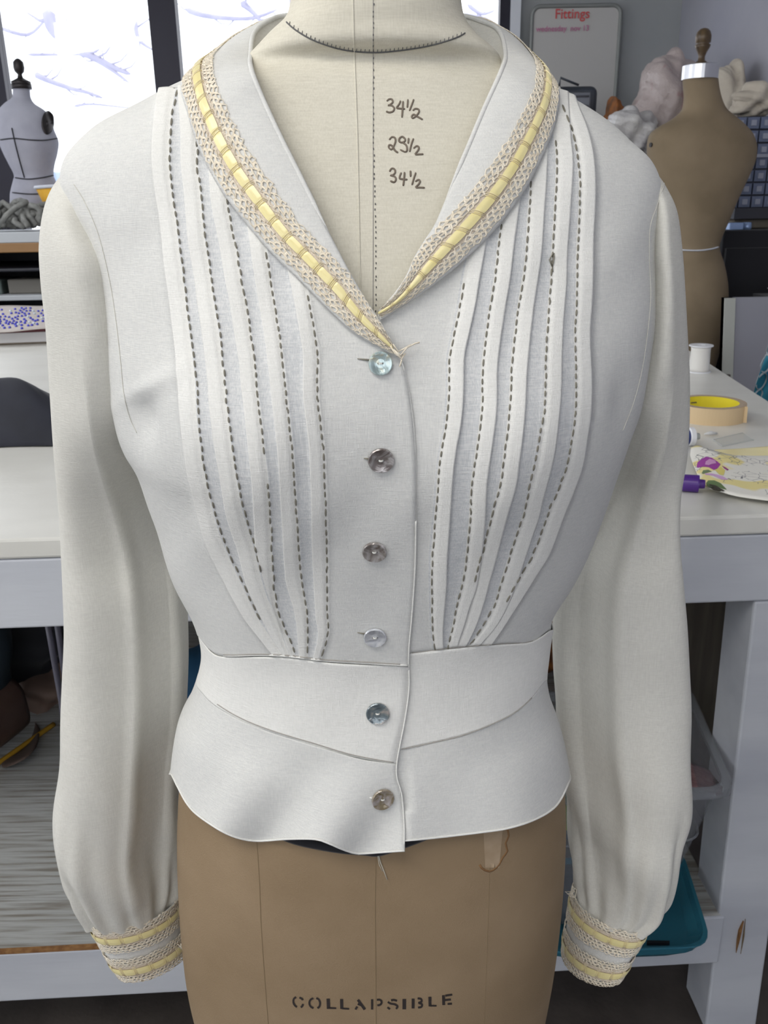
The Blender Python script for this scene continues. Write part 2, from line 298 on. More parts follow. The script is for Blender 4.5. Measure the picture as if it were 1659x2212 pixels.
# ================================================================== lofted bodies
def catmull(A, t):
    A = np.asarray(A, float); n = len(A); t = np.clip(t, 0, n-1-1e-9); i = np.floor(t).astype(int); f = t - i
    g = lambda k: A[np.clip(k, 0, n-1)]
    p0, p1, p2, p3 = g(i-1), g(i), g(i+1), g(i+2)
    if A.ndim == 2: f = f[..., None]
    return 0.5*((2*p1)+(-p0+p2)*f+(2*p0-5*p1+4*p2-p3)*f*f+(-p0+3*p1-3*p2+p3)*f**3)
class Loft:
    """cross sections from a left point to a right point with a front and a back depth"""
    def __init__(s, rows, ex=2.3, extra=None):
        s.L = np.array([r[0] for r in rows]); s.R = np.array([r[1] for r in rows]); s.bf = np.array([r[2] for r in rows]); s.bb = np.array([r[3] for r in rows]); s.ex = ex; s.extra = extra; s.n = len(rows)
    def __call__(s, t, th, off=0.0):
        t, th = np.broadcast_arrays(np.asarray(t, float), np.asarray(th, float))
        L, R, bf, bb = catmull(s.L, t), catmull(s.R, t), catmull(s.bf, t), catmull(s.bb, t)
        c, sn = np.cos(th), np.sin(th); e = 2.0/s.ex
        cx = np.sign(c)*np.abs(c)**e; sx = np.sign(sn)*np.abs(sn)**e
        a = (R-L)/2; al = np.linalg.norm(a, axis=-1, keepdims=True)+1e-9
        b = np.where(sn > 0, bf, bb)
        if s.extra is not None: b = b + s.extra(t, th)*np.abs(sn)
        fr = np.array([0., -1., 0.])
        return (L+R)/2 + a*(1+off/al)*cx[..., None] + fr*((b+off)*sx)[..., None]
    def nrm(s, t, th):
        e = 1e-3; du = s(t, th+e)-s(t, th-e); dv = s(np.minimum(t+.02, s.n-1), th)-s(np.maximum(t-.02, 0), th)
        n = np.cross(dv, du); l = np.linalg.norm(n, axis=-1, keepdims=True)
        n = n/(l+1e-12)
        c = (catmull(s.L, np.asarray(t, float)+0*th)+catmull(s.R, np.asarray(t, float)+0*th))/2
        sg = np.sign(np.sum(n*(s(t, th)-c), -1, keepdims=True)); return n*np.where(sg == 0, 1, sg)
Y0 = 0.64
def rowsY(tab, Y, dx=0.0, db=0.0):
    out = []
    for py, xl, xr, bf, bb in tab:
        L, R = P(xl, py, Y), P(xr, py, Y); z = (L[2]+R[2])/2; 
        L[0] += dx; R[0] -= dx
        out.append((L, R, bf+db, bb+db))
    return out
BT = [(120,560,1055,.050,.050),(150,478,1125,.055,.055),(190,402,1192,.062,.060),(230,320,1255,.068,.064),(270,240,1318,.074,.068),(310,190,1362,.080,.072),
 (350,158,1400,.086,.075),(400,152,1418,.093,.08),(460,172,1416,.101,.085),(520,205,1408,.109,.088),(600,228,1402,.118,.09),(700,250,1396,.127,.09),(800,260,1382,.133,.09),
 (870,268,1366,.134,.09),(940,285,1345,.131,.09),(1000,315,1325,.126,.088),(1090,345,1298,.116,.086),(1160,366,1272,.108,.084),(1230,392,1238,.101,.082),(1300,425,1198,.095,.08),
 (1350,440,1186,.092,.08),(1400,446,1180,.092,.082),(1450,438,1177,.094,.086),(1500,420,1186,.098,.09),(1540,400,1200,.103,.095),(1590,389,1213,.109,.10),(1640,384,1223,.115,.105),
 (1690,386,1224,.119,.11),(1740,394,1218,.121,.112),(1800,404,1210,.122,.112)]
def bust(t, th):
    py = catmull(np.array([r[0] for r in BT], float), t)
    c = np.cos(th)
    g = np.exp(-((c-.48)/.30)**2)+np.exp(-((c+.48)/.30)**2)
    return .016*g*np.exp(-((py-860)/170)**2)*(np.sin(th) > 0) - .004*np.exp(-(c/.18)**2)*np.exp(-((py-860)/170)**2)
BODY = Loft(rowsY(BT, Y0), 2.25, bust)
FT = [(-200,650,975,.055,.055),(-90,640,985,.055,.055),(0,630,994,.056,.056),(45,618,1003,.058,.056),(80,582,1028,.058,.056),(118,545,1072,.058,.054)]
FORM_TOP = FT + [(py, xl, xr, bf, bb) for py, xl, xr, bf, bb in BT[1:20]]
NT = len(FT)
rws = rowsY(FT, Y0) + rowsY(BT[1:23], Y0, dx=.010, db=-.007)
FP = [r[0] for r in FT]+[r[0] for r in BT[1:23]]
def fbust(t, th):
    py = catmull(np.array(FP, float), t); c = np.cos(th)
    g = np.exp(-((c-.48)/.30)**2)+np.exp(-((c+.48)/.30)**2)
    return .014*g*np.exp(-((py-860)/170)**2)*(np.sin(th) > 0) - .010*np.exp(-(c/.22)**2)*np.exp(-((py-860)/190)**2)*(np.sin(th) > 0)
FORMU = Loft(rws, 2.2, fbust)
HT = [(1450,446,1169,.087,.08),(1500,432,1176,.091,.084),(1560,412,1192,.096,.088),(1640,396,1210,.102,.094),(1720,391,1216,.106,.098),(1800,389,1216,.108,.10),(1900,392,1210,.109,.10),(2000,399,1200,.109,.10),(2100,412,1185,.107,.098),(2212,440,1162,.103,.095),(2300,470,1135,.098,.09),(2340,486,1120,.095,.088)]
FORMH = Loft(rowsY(HT, Y0), 2.3)
def loft_mesh(lf, nt, nth, t0=0, t1=None, off=0, disp=None, captop=False, capbot=False):
    t1 = lf.n-1 if t1 is None else t1
    T, TH = np.meshgrid(np.linspace(t0, t1, nt), np.linspace(0, 2*math.pi, nth, endpoint=False), indexing='ij')
    p = lf(T, TH, off)
    if disp is not None: p = p + lf.nrm(T, TH)*disp(T, TH)[..., None]
    v = p.reshape(-1, 3); f = []
    for i in range(nt-1):
        for j in range(nth):
            k = (j+1) % nth; f.append((i*nth+j, (i+1)*nth+j, (i+1)*nth+k, i*nth+k))
    v = list(map(tuple, v))
    if captop: f.append(tuple(range(nth)))
    if capbot: f.append(tuple((nt-1)*nth+j for j in range(nth))[::-1])
    return v, f
def bvh_of(v, f): return BVHTree.FromPolygons([Vector(a) for a in v], [tuple(int(i) for i in q) for q in f])
_o = Vector(CAM)
def hit(bvh, px, py, off=0.0, fallY=None):
    d = Vector(ray(px, py)); loc, n, i, dist = bvh.ray_cast(_o, d)
    if loc is None:
        p = Vector(P(px, py, fallY if fallY is not None else Y0)); q, n, i, dist = bvh.find_nearest(p)
        n = n if n.dot(d) < 0 else -n
        return np.array(p + n*off), np.array(n)
    if n.dot(d) > 0: n = -n
    return np.array(loc + n*off), np.array(n)
bv, bf_ = loft_mesh(BODY, 200, 220); BB = bvh_of(bv, bf_)
# ------------------------------------------------------------------ projected tables of the body
TT = np.linspace(0, BODY.n-1, 700); THS = np.linspace(-0.35, math.pi+0.35, 900)
_T, _TH = np.meshgrid(TT, THS, indexing='ij'); PXT, PYT = proj(BODY(_T, _TH))
def curve(pts):                         # px as a smooth function of py
    a = np.array(sorted([(y, x) for x, y in pts]), float)
    k = np.linspace(0, len(a)-1, len(a)*8); d = catmull(a, k); ys, xs = d[:, 0], d[:, 1]
    s0 = (xs[6]-xs[0])/(ys[6]-ys[0]+1e-9); s1 = (xs[-1]-xs[-7])/(ys[-1]-ys[-7]+1e-9)
    def f(y):
        y = np.asarray(y, float); r = np.interp(y, ys, xs)
        r = np.where(y < ys[0], xs[0]+(y-ys[0])*s0, r); return np.where(y > ys[-1], xs[-1]+(y-ys[-1])*s1, r)
    return f
def hcurve(pts):                        # py as a function of px
    a = np.array(sorted(pts), float); k = np.linspace(0, len(a)-1, len(a)*8); d = catmull(a, k)
    return lambda x: np.interp(x, d[:, 0], d[:, 1])
def t_on(hc):                           # for every THS the t where the body meets the curve py = hc(px)
    out = np.zeros(len(THS))
    for j in range(len(THS)):
        g = PYT[:, j]-hc(PXT[:, j]); k = np.where((g[:-1] < 0) & (g[1:] >= 0))[0]
        if len(k): k = k[-1]; out[j] = TT[k]+(TT[k+1]-TT[k])*(-g[k])/(g[k+1]-g[k])
        else: out[j] = np.nan
    bad = np.isnan(out); out[bad] = np.interp(THS[bad], THS[~bad], out[~bad]); return out
def th_on(cv, t):                       # theta where row t meets the curve px = cv(py)
    i = min(max(t/(BODY.n-1)*(len(TT)-1), 0), len(TT)-1.001); k0 = int(i); fr = i-k0
    px = PXT[k0]*(1-fr)+PXT[k0+1]*fr; py = PYT[k0]*(1-fr)+PYT[k0+1]*fr
    g = px-cv(py); k = np.where(g[:-1]*g[1:] <= 0)[0]
    k = [q for q in k if 0.02 < THS[q] < math.pi-.02]
    if not len(k): return None
    q = min(k, key=lambda q: abs(THS[q]-math.pi/2)); return THS[q]+(THS[q+1]-THS[q])*g[q]/(g[q]-g[q+1]+1e-12)
# ------------------------------------------------------------------ traced stitch lines of the ten tucks
LA = [(384,196),(375,231),(369,278),(367,348),(373,415),(381,471),(389,532),(400,618),(410,705),(424,811),(429,889),(435,958),(445,1028),(466,1109),(493,1188),(526,1261),(546,1306),(560,1334),(590,1380),(600,1395)]
LB = [(424,262),(426,307),(427,358),(434,421),(445,522),(457,600),(465,657),(475,720),(486,820),(490,871),(495,910),(502,970),(516,1049),(527,1100),(548,1172),(556,1203),(570,1260),(590,1320),(612,1380),(618,1395)]
LC = [(484,330),(491,430),(509,528),(522,603),(533,654),(543,726),(551,781),(555,835),(560,877),(566,925),(573,986),(579,1034),(584,1106),(588,1190),(592,1266),(597,1299),(604,1326),(615,1359),(628,1386),(637,1412)]
LD = [(548,380),(566,480),(585,603),(593,654),(602,711),(608,751),(614,805),(618,850),(623,901),(629,956),(634,1016),(638,1076),(643,1130),(648,1207),(652,1253),(662,1309),(665,1346),(665,1412)]
LE = [(628,480),(650,570),(665,639),(673,681),(682,736),(686,775),(685,856),(691,913),(697,968),(700,1028),(703,1094),(706,1197),(708,1319),(710,1359),(701,1396),(693,1420)]
RA = [(1030,430),(1015,540),(1002,612),(995,657),(983,715),(975,751),(971,781),(970,856),(965,916),(955,971),(948,1028),(943,1097),(937,1167),(934,1200),(933,1266),(934,1349),(939,1399)]
RB = [(1098,380),(1084,485),(1077,532),(1068,606),(1058,669),(1049,736),(1043,796),(1042,865),(1038,916),(1028,989),(1020,1046),(1016,1112),(1008,1194),(999,1260),(987,1306),(979,1346),(969,1392)]
RC = [(1150,320),(1148,394),(1142,470),(1136,553),(1129,606),(1121,657),(1112,727),(1106,796),(1103,862),(1097,925),(1088,992),(1080,1046),(1065,1100),(1052,1152),(1041,1197),(1028,1243),(1014,1310),(1000,1360),(988,1392)]
RD = [(1196,245),(1199,304),(1203,362),(1198,463),(1194,535),(1191,609),(1186,660),(1181,720),(1178,781),(1177,856),(1172,907),(1162,971),(1151,1022),(1139,1070),(1130,1112),(1115,1157),(1102,1197),(1085,1250),(1070,1299),(1050,1342),(1022,1382)]
RE = [(1206,205),(1214,228),(1236,286),(1248,347),(1252,434),(1248,542),(1246,612),(1245,660),(1242,720),(1243,811),(1242,895),(1236,940),(1224,1004),(1203,1061),(1184,1106),(1166,1157),(1151,1197),(1128,1236),(1108,1273),(1093,1300),(1066,1345),(1045,1380)]
EDGE = curve([(845,650),(852,720),(862,765),(874,800),(884,850),(893,920),(898,1000),(899,1080),(898,1180),(896,1243),(890,1330),(883,1412),(884,1482),(876,1548),(858,1644),(858,1681),(868,1717),(873,1780),(873,1840)])
UNDER = curve([(815,600),(818,1000),(815,1850)])
SEAM1L = hcurve([(438,1375),(455,1400),(480,1415),(560,1414),(620,1417),(700,1426),(800,1432),(885,1437),(960,1440)])
SEAM1R = hcurve([(780,1422),(884,1412),(935,1406),(990,1399),(1100,1391),(1140,1389),(1165,1378),(1186,1360)])
SEAM2L = hcurve([(430,1480),(465,1517),(500,1540),(540,1560),(600,1582),(680,1606),(760,1630),(858,1648),(960,1660)])
SEAM2R = hcurve([(780,1634),(868,1618),(930,1605),(1000,1588),(1060,1565),(1110,1540),(1150,1505),(1175,1470)])
HEML = hcurve([(370,1668),(385,1700),(405,1736),(430,1762),(480,1795),(520,1811),(560,1816),(620,1812),(680,1812),(710,1821),(740,1834),(770,1843),(800,1842),(874,1837),(960,1835)])
HEMR = hcurve([(780,1820),(875,1815),(950,1808),(1050,1796),(1100,1788),(1150,1772),(1190,1750),(1212,1724),(1232,1680)])
def fold_of(line, d):
    a = list(line); return curve([(x+d*(1.0 if y < 1250 else max(.55, 1-(y-1250)/350.0)), y) for x, y in a])
# collar stations: inner px, inner depth (None = on body), outer px, depth, lace start u
ST = [((852,748),None,(858,770),None,0.0),((822,700),None,(818,750),None,0.0),((790,652),None,(765,720),None,0.0),((760,602),None,(712,672),None,.02),((728,542),None,(655,614),None,.2),
 ((690,470),None,(592,552),None,.34),((650,390),None,(530,480),None,.38),((612,315),None,(478,408),None,.42),((575,235),None,(440,335),None,.45),((553,175),None,(415,262),None,.48),
 ((541,118),-.015,(402,198),None,.5),((549,72),.03,(440,150),.045,.5),((580,46),.06,(500,110),.085,.5),((630,32),.08,(580,80),.115,.5),((808,26),.092,(808,80),.13,.5),
 ((980,32),.08,(1030,70),.115,.5),((1040,46),.06,(1105,98),.085,.5),((1078,66),.03,(1160,150),.045,.5),((1092,118),-.015,(1198,202),None,.5),((1074,172),None,(1196,262),None,.5),((1040,250),None,(1176,325),None,.47),
 ((1005,335),None,(1140,398),None,.40),((968,420),None,(1095,465),None,.28),((938,492),None,(1048,520),None,.08),((912,532),None,(1004,562),None,.02),((892,566),None,(955,604),None,0.),((876,602),None,(905,640),None,0.),((850,640),None,(862,668),None,0.),((820,672),None,(820,694),None,0.)]
midL = [((a[0][0]+a[2][0])/2, (a[0][1]+a[2][1])/2) for a in ST[:11]]; midR = [((a[0][0]+a[2][0])/2, (a[0][1]+a[2][1])/2) for a in ST[18:]]
cL = curve(midL); cR = curve(midR)
def cut_left(px, py): return py < 758 and px > cL(py)+2
def cut_right(px, py):
    if py > 682: return px < 800 and py < 690
    return px < cR(py)-2
# ------------------------------------------------------------------ panels of cloth on the body
def panel(name, ta, tb, cols, nrows, parent, base_off=0.0, cut=None, disp=None, mats=None, thick=.0008, hem=0, tuckin=None, fit=None):
    """cols: list of (curve or theta number, offset, subdivisions to next, material index)"""
    tA = ta if callable(ta) else (lambda th: ta+0*th); tB = tb if callable(tb) else (lambda th: tb+0*th)
    rowsT, rowsTh, rowsOff = [], [], []
    last = [math.pi/2]*len(cols)
    for r in range(nrows+1):
        v = r/nrows; ths = []
        for ci, (c, off, nsub, mi) in enumerate(cols):
            if callable(c):
                th = last[ci]
                for _ in range(3):
                    t = tA(th)+(tB(th)-tA(th))*v; q = th_on(c, float(t)); 
                    if q is not None: th = q
                last[ci] = th
            else: th = c
            ths.append(th)
        for k in range(1, len(ths)):    # keep the order (theta falls from left to right)
            ths[k] = min(ths[k], ths[k-1]-1e-5)
        TH, OF = [], []
        for k in range(len(cols)-1):
            n = cols[k][2]
            for q in range(n):
                f = q/n; TH.append(ths[k]+(ths[k+1]-ths[k])*f); OF.append(cols[k][1]+(cols[k+1][1]-cols[k][1])*f)
        TH.append(ths[-1]); OF.append(cols[-1][1]); TH = np.array(TH)
        rowsTh.append(TH); rowsT.append(tA(TH)+(tB(TH)-tA(TH))*v); rowsOff.append(OF)
    T, TH, OF = np.array(rowsT), np.array(rowsTh), np.array(rowsOff); V = np.linspace(0, 1, nrows+1)[:, None]+0*T
    for it in range(4 if fit else 1):
        p = BODY(T, TH); n = BODY.nrm(T, TH); px, py = proj(p)
        d = OF+base_off
        if disp is not None: d = d + disp(px, py, T, TH)
        if tuckin is not None: k = np.clip((V-.988)/.004, 0, 1); d = d*(1-k)+tuckin*k
        p = p + n*d[..., None]; px, py = proj(p)
        if fit and it < 3:
            err = fit(px[-1])-py[-1]; sl = (py[-1]-py[-3])/(T[-1]-T[-3]+1e-9); dt = np.clip(err/np.maximum(sl, 8), -.6, .6)*np.clip((math.pi-np.abs(TH[-1]-math.pi/2)*2)/1.2, 0, 1); T = T+V*dt[None, :]
    mi_of = []
    for k in range(len(cols)-1): mi_of += [cols[k][3]]*cols[k][2]
    f, mi = [], []; nc = p.shape[1]
    for i in range(p.shape[0]-1):
        for j in range(nc-1):
            if cut is not None and max(px[i,j],px[i,j+1],px[i+1,j],px[i+1,j+1])-min(px[i,j],px[i,j+1],px[i+1,j],px[i+1,j+1]) > 60 and py[i,j] < 400: continue
            if cut is not None and -.1 < TH[i,j] < math.pi+.1 and (cut((px[i,j]+px[i+1,j+1])/2, (py[i,j]+py[i+1,j+1])/2) or (abs(px[i,j]-px[i+1,j+1]) > 14 and (cut(px[i,j], py[i,j]) or cut(px[i+1,j+1], py[i+1,j+1])))): continue
            f.append((i*nc+j, (i+1)*nc+j, (i+1)*nc+j+1, i*nc+j+1)); mi.append(mi_of[j])
    o = obj(name, p.reshape(-1, 3), f, None, parent, True, mats=mats or [M['linen']], midx=mi)
    solid(o, thick)
    if hem:
        k = [j for j in range(nc) if -.25 < TH[-1, j] < math.pi+.25]; mb = MB(); mb.tube([p[-1, j]+n[-1, j]*.0003 for j in k], hem, 6); mb.build('hem', M['linen_double'], parent, True)
    return o, bvh_of(p.reshape(-1, 3), f)
blouse = thing('blouse', 'cream linen long-sleeved blouse with pintucks and lace shawl collar on the dress form', 'blouse', (0.0, Y0, P(810, 1640, Y0)[2]))
def hold(arr, w=.16):
    arr = arr.copy(); a0 = np.interp(w, THS, arr); a1 = np.interp(math.pi-w, THS, arr); arr[THS < w] = a0; arr[THS > math.pi-w] = a1
    k = np.ones(41)/41; return np.convolve(np.pad(arr, 20, mode='edge'), k, mode='valid')
tfun = lambda hc: (lambda arr: (lambda th: np.interp(th, THS, arr)))(hold(t_on(hc)))
tS1L, tS1R, tS2L, tS2R, tHL, tHR = [tfun(h) for h in (SEAM1L, SEAM1R, SEAM2L, SEAM2R, HEML, HEMR)]
def wr(px, py, T, TH):                 # soft drape of the cloth
    a = .0009*np.sin(px/37.+1.3*np.sin(py/90.))*np.sin(py/61.+px/150.)
    return a - .007*np.exp(-((px-312)/26)**2-((py-905)/55.)**2) + .003*np.exp(-((px-330)/60)**2-((py-835-(330-px)*.5)/22.)**2) - .005*np.exp(-((px-1345)/24)**2-((py-880)/70.)**2) + .0012*np.sin((px*0.8+py*0.5)/70.)*np.exp(-((py-1150)/260.)**2)
H1 = .0021
def tucks_left():
    c = [(math.pi+.3, 0, 26, 0)]
    for ln in (LA, LB, LC, LD, LE):
        st = curve(ln); fo = fold_of(ln, -30); fo2 = fold_of(ln, -31.5)
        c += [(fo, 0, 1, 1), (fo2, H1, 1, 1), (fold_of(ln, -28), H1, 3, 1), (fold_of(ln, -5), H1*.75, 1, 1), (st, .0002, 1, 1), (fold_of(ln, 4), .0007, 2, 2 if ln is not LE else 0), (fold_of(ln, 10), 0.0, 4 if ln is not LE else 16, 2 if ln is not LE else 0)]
    c += [(curve([(x-22, y) for x, y in [(float(EDGE(y)), y) for y in range(650, 1850, 40)]]), 0.0, 2, 0), (EDGE, -.0006, 1, 0)]
    return c
def tucks_right():
    c = [(UNDER, 0, 10, 0), (EDGE, 0, 6, 0)]
    for ln in (RA, RB, RC, RD, RE):
        st = curve(ln)
        if ln is RA: c[-1] = (c[-1][0], 0, 8, 0)
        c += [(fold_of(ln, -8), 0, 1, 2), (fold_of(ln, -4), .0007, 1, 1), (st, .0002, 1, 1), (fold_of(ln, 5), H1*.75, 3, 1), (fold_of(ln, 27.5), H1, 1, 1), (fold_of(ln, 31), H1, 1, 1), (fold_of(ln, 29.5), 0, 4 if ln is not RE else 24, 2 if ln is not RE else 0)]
    c += [(-.3, 0, 1, 0)]
    return c
MB3 = [M['linen'], M['linen_double'], M['linen_single']]
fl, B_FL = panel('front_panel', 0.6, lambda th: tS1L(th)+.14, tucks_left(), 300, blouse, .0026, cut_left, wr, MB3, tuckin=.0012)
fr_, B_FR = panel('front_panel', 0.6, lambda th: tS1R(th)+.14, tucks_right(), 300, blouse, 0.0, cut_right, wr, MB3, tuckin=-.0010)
def arr_t(tf): return tf
pan_b = [((-.3 if False else math.pi+.3), 0, 60, 0), (2*math.pi-.3, 0, 1, 0)]
def back_panel():
    T, TH = np.meshgrid(np.linspace(.6, float(tHL(math.pi)), 90), np.linspace(math.pi+.28, 2*math.pi-.28, 60), indexing='ij')
    p = BODY(T, TH, .0006); mb = MB().grid(p); o = mb.build('back_panel', M['linen'], blouse, True); solid(o, .0008); return o
back_panel()
def wb_disp(px, py, T, TH): return .0006*np.sin(px/60.)*np.sin(py/45.+px/80.)
wl, B_WL = panel('waistband', tS1L, tS2L, [(math.pi+.3, 0, 46, 0), (EDGE, 0, 1, 0)], 40, blouse, .0030, None, wb_disp, [M['linen_double']])
wrp, B_WR = panel('waistband', tS1R, tS2R, [(UNDER, 0, 46, 0), (-.3, 0, 1, 0)], 40, blouse, .0006, None, wb_disp, [M['linen_double']])
def pl_disp(px, py, T, TH):
    k = np.clip((py-1600)/220., 0, 1)**1.2; side = np.clip((px-400)/90., 0, 1)*np.clip((1215-px)/90., 0, 1)
    w = .0075*np.cos((px-500+(py-1750)*.55)/225.*2*math.pi)*(px < 880)
    w = w + .003*np.sin((px+py*.4)/55.)*(px < 880) + (.004*np.cos((px-1130)/300.*2*math.pi))*(px >= 880)
    return k*side*w + .0005*np.sin(px/41.)*np.sin(py/33.)
pl, B_PL = panel('peplum', tS2L, tHL, [(math.pi+.3, 0, 90, 0), (EDGE, 0, 1, 0)], 60, blouse, .0034, None, pl_disp, [M['linen']], .0012, .0009, fit=HEML)
pr, B_PR = panel('peplum', tS2R, tHR, [(UNDER, 0, 80, 0), (-.3, 0, 1, 0)], 60, blouse, .0004, None, pl_disp, [M['linen']], .0012, .0009, fit=HEMR)
# seams drawn as fine rolled welts
def on(px, py, off, bvs, fy=None):
    best = None
    for b in bvs:
        loc, n, i, d = b.ray_cast(_o, Vector(ray(px, py)))
        if loc is not None and (best is None or d < best[2]): best = (loc, n, d)
    if best is None: return hit(BB, px, py, off, fy)
    n = best[1] if best[1].dot(Vector(ray(px, py))) < 0 else -best[1]
    return np.array(best[0]+n*off), np.array(n)
ALLB = [B_FL, B_FR, B_WL, B_WR, B_PL, B_PR]
def seam(name, pts, r, mt, bvs=ALLB, off=.0004, parent=blouse, step=8, label=None):
    a = np.array(pts, float); L = np.r_[0, np.cumsum(np.hypot(*np.diff(a, axis=0).T))]; n = max(3, int(L[-1]/step)); k = np.interp(np.linspace(0, L[-1], n), L, np.arange(len(a))); q = catmull(a, k)
    mb = MB(); mb.tube([on(x, y, off, bvs)[0] for x, y in q], r, 6); return mb.build(name, mt, parent, True, label)
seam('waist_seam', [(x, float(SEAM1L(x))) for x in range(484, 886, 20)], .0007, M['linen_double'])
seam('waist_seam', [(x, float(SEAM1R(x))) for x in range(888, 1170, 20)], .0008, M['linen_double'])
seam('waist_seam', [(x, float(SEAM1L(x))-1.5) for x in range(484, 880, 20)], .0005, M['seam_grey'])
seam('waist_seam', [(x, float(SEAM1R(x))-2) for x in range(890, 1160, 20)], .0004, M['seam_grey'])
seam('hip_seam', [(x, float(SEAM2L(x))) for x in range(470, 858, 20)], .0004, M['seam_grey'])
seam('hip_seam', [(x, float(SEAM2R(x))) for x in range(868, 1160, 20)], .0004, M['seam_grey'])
seam('front_edge', [(float(EDGE(y)), y) for y in range(775, 1836, 14)], .0006, M['linen_double'], [B_FL, B_WL, B_PL], 0, label='rolled front opening edge')
# hand running stitches: one thread per tuck
def running(line, y0, y1, skip=None, sg=1):
    cv = curve(line); y = y0; mb = MB()
    while y < y1:
        L = 13.5+rng.uniform(-2, 2); x = float(cv(y)); x2 = float(cv(y+L)); j = rng.uniform(-1, 1)
        if not (skip and skip[0] < y < skip[1]):
            q = [on(x+(x2-x)*f+j, y+L*f, .0005, [B_FL if sg > 0 else B_FR])[0] for f in (0, .2, .5, .8, 1)]
            mb.tube(q, [.0003, .0006, .00068, .0006, .0003], 6)
        y += L+6.5+rng.uniform(-1, 1)
    return mb.build('running_stitch', M['stitch'], blouse, True)
for ln, a, b, sk in ((LA,196,1336,None),(LB,305,1238,None),(LC,430,1412,(968,1030)),(LD,545,1412,None),(LE,638,1420,None)): running(ln, a, b, sk)
for ln, a, b, sk in ((RA,612,1400,None),(RB,485,1396,None),(RC,392,1262,None),(RD,304,1384,None),(RE,228,1302,None)): running(ln, a, b, sk, -1)
mb = MB(); lp = [(1193,548),(1198,556),(1196,568),(1189,576),(1187,562),(1190,550),(1193,548),(1194,580),(1191,588)]
mb.tube([on(x, y, .0012, [B_FR])[0] for x, y in lp], .0004, 5); mb.build('loose_stitch', M['stitch'], blouse, True)
# ------------------------------------------------------------------ collar
def stp(q, dep, off, inner):
    if dep is None: return hit(BB, q[0], q[1], off)[0]
    return P(q[0], q[1], Y0+dep)
SI, SO = [], []
for i, (qi, di, qo, do, ul) in enumerate(ST):
    lift = .0085 if i < 14 else .006
    if i in (0,): lift = .006
    if i == len(ST)-1: lift = .002
    SI.append(stp(qi, di, lift, True)); SO.append(stp(qo, do, .0055 if i < 14 else .0035, False))
SI, SO, SU = np.array(SI), np.array(SO), np.array([s[4] for s in ST])
def collar_pt(k, u, off=0.0):
    k, u = np.broadcast_arrays(np.asarray(k, float), np.asarray(u, float))
    I, O = catmull(SI, k), catmull(SO, k)
    dk = catmull(SI, np.minimum(k+.05, len(ST)-1))+catmull(SO, np.minimum(k+.05, len(ST)-1))-catmull(SI, np.maximum(k-.05, 0))-catmull(SO, np.maximum(k-.05, 0))
    n = np.cross(dk, O-I); n /= np.linalg.norm(n, axis=-1, keepdims=True)+1e-12
    c = (I+O)/2-np.array([SI[14][0], Y0, SI[14][2]-.05]); 
    sg = np.sign(np.sum(n*c, -1, keepdims=True)); n = n*np.where(sg == 0, 1, sg)
    wid = np.linalg.norm(O-I, axis=-1)
    bl = .10*wid*np.sin(math.pi*np.clip(u, 0, 1))**.8*np.where(u < .5, 1.0, 1.0)
    return I+(O-I)*u[..., None]+n*(bl+off)[..., None]
def rng_sign_check():
    p = collar_pt(np.array([7.0]), np.array([.5]), .01)-collar_pt(np.array([7.0]), np.array([.5]), 0)
    return p
K, U = np.meshgrid(np.linspace(0, len(ST)-1, 260), np.linspace(0, 1, 22), indexing='ij')
cp = collar_pt(K, U); mbc = MB().grid(cp)
co = mbc.build('collar', M['linen'], blouse, True); solid(co, .0011, 0); B_CO = bvh_of(mbc.v, mbc.f)
# rolled inner fold and stand
mb = MB(); mb.tube(catmull(SI, np.linspace(4.2, len(ST)-6.6, 240)), list(.0016*np.clip(np.minimum(np.arange(240), 239-np.arange(240))/14., .15, 1)), 8, cap=True); mb.build('collar_roll', M['linen'], blouse, True)
sd = []
NB = {9:(560,190,-.03),10:(568,150,.0),11:(590,118,.03),12:(625,96,.05),13:(665,84,.068),14:(808,80,.074),15:(950,84,.068),16:(1000,98,.05),17:(1035,118,.03),18:(1055,150,.0),19:(1060,190,-.03)}
ks = sorted(NB); NBp = np.array([P(NB[k][0], NB[k][1], Y0+NB[k][2]) for k in ks])
kk = np.linspace(0, len(ks)-1, 90); A_ = catmull(SI, kk+ks[0]); B_ = catmull(NBp, kk)
g = np.array([[a+(b-a)*f+np.array([0, .006*math.sin(math.pi*f), 0]) for f in np.linspace(0, 1, 10)] for a, b in zip(A_, B_)])
o = MB().grid(g).build('collar_stand', M['sleeve'], blouse, True); solid(o, .0008)
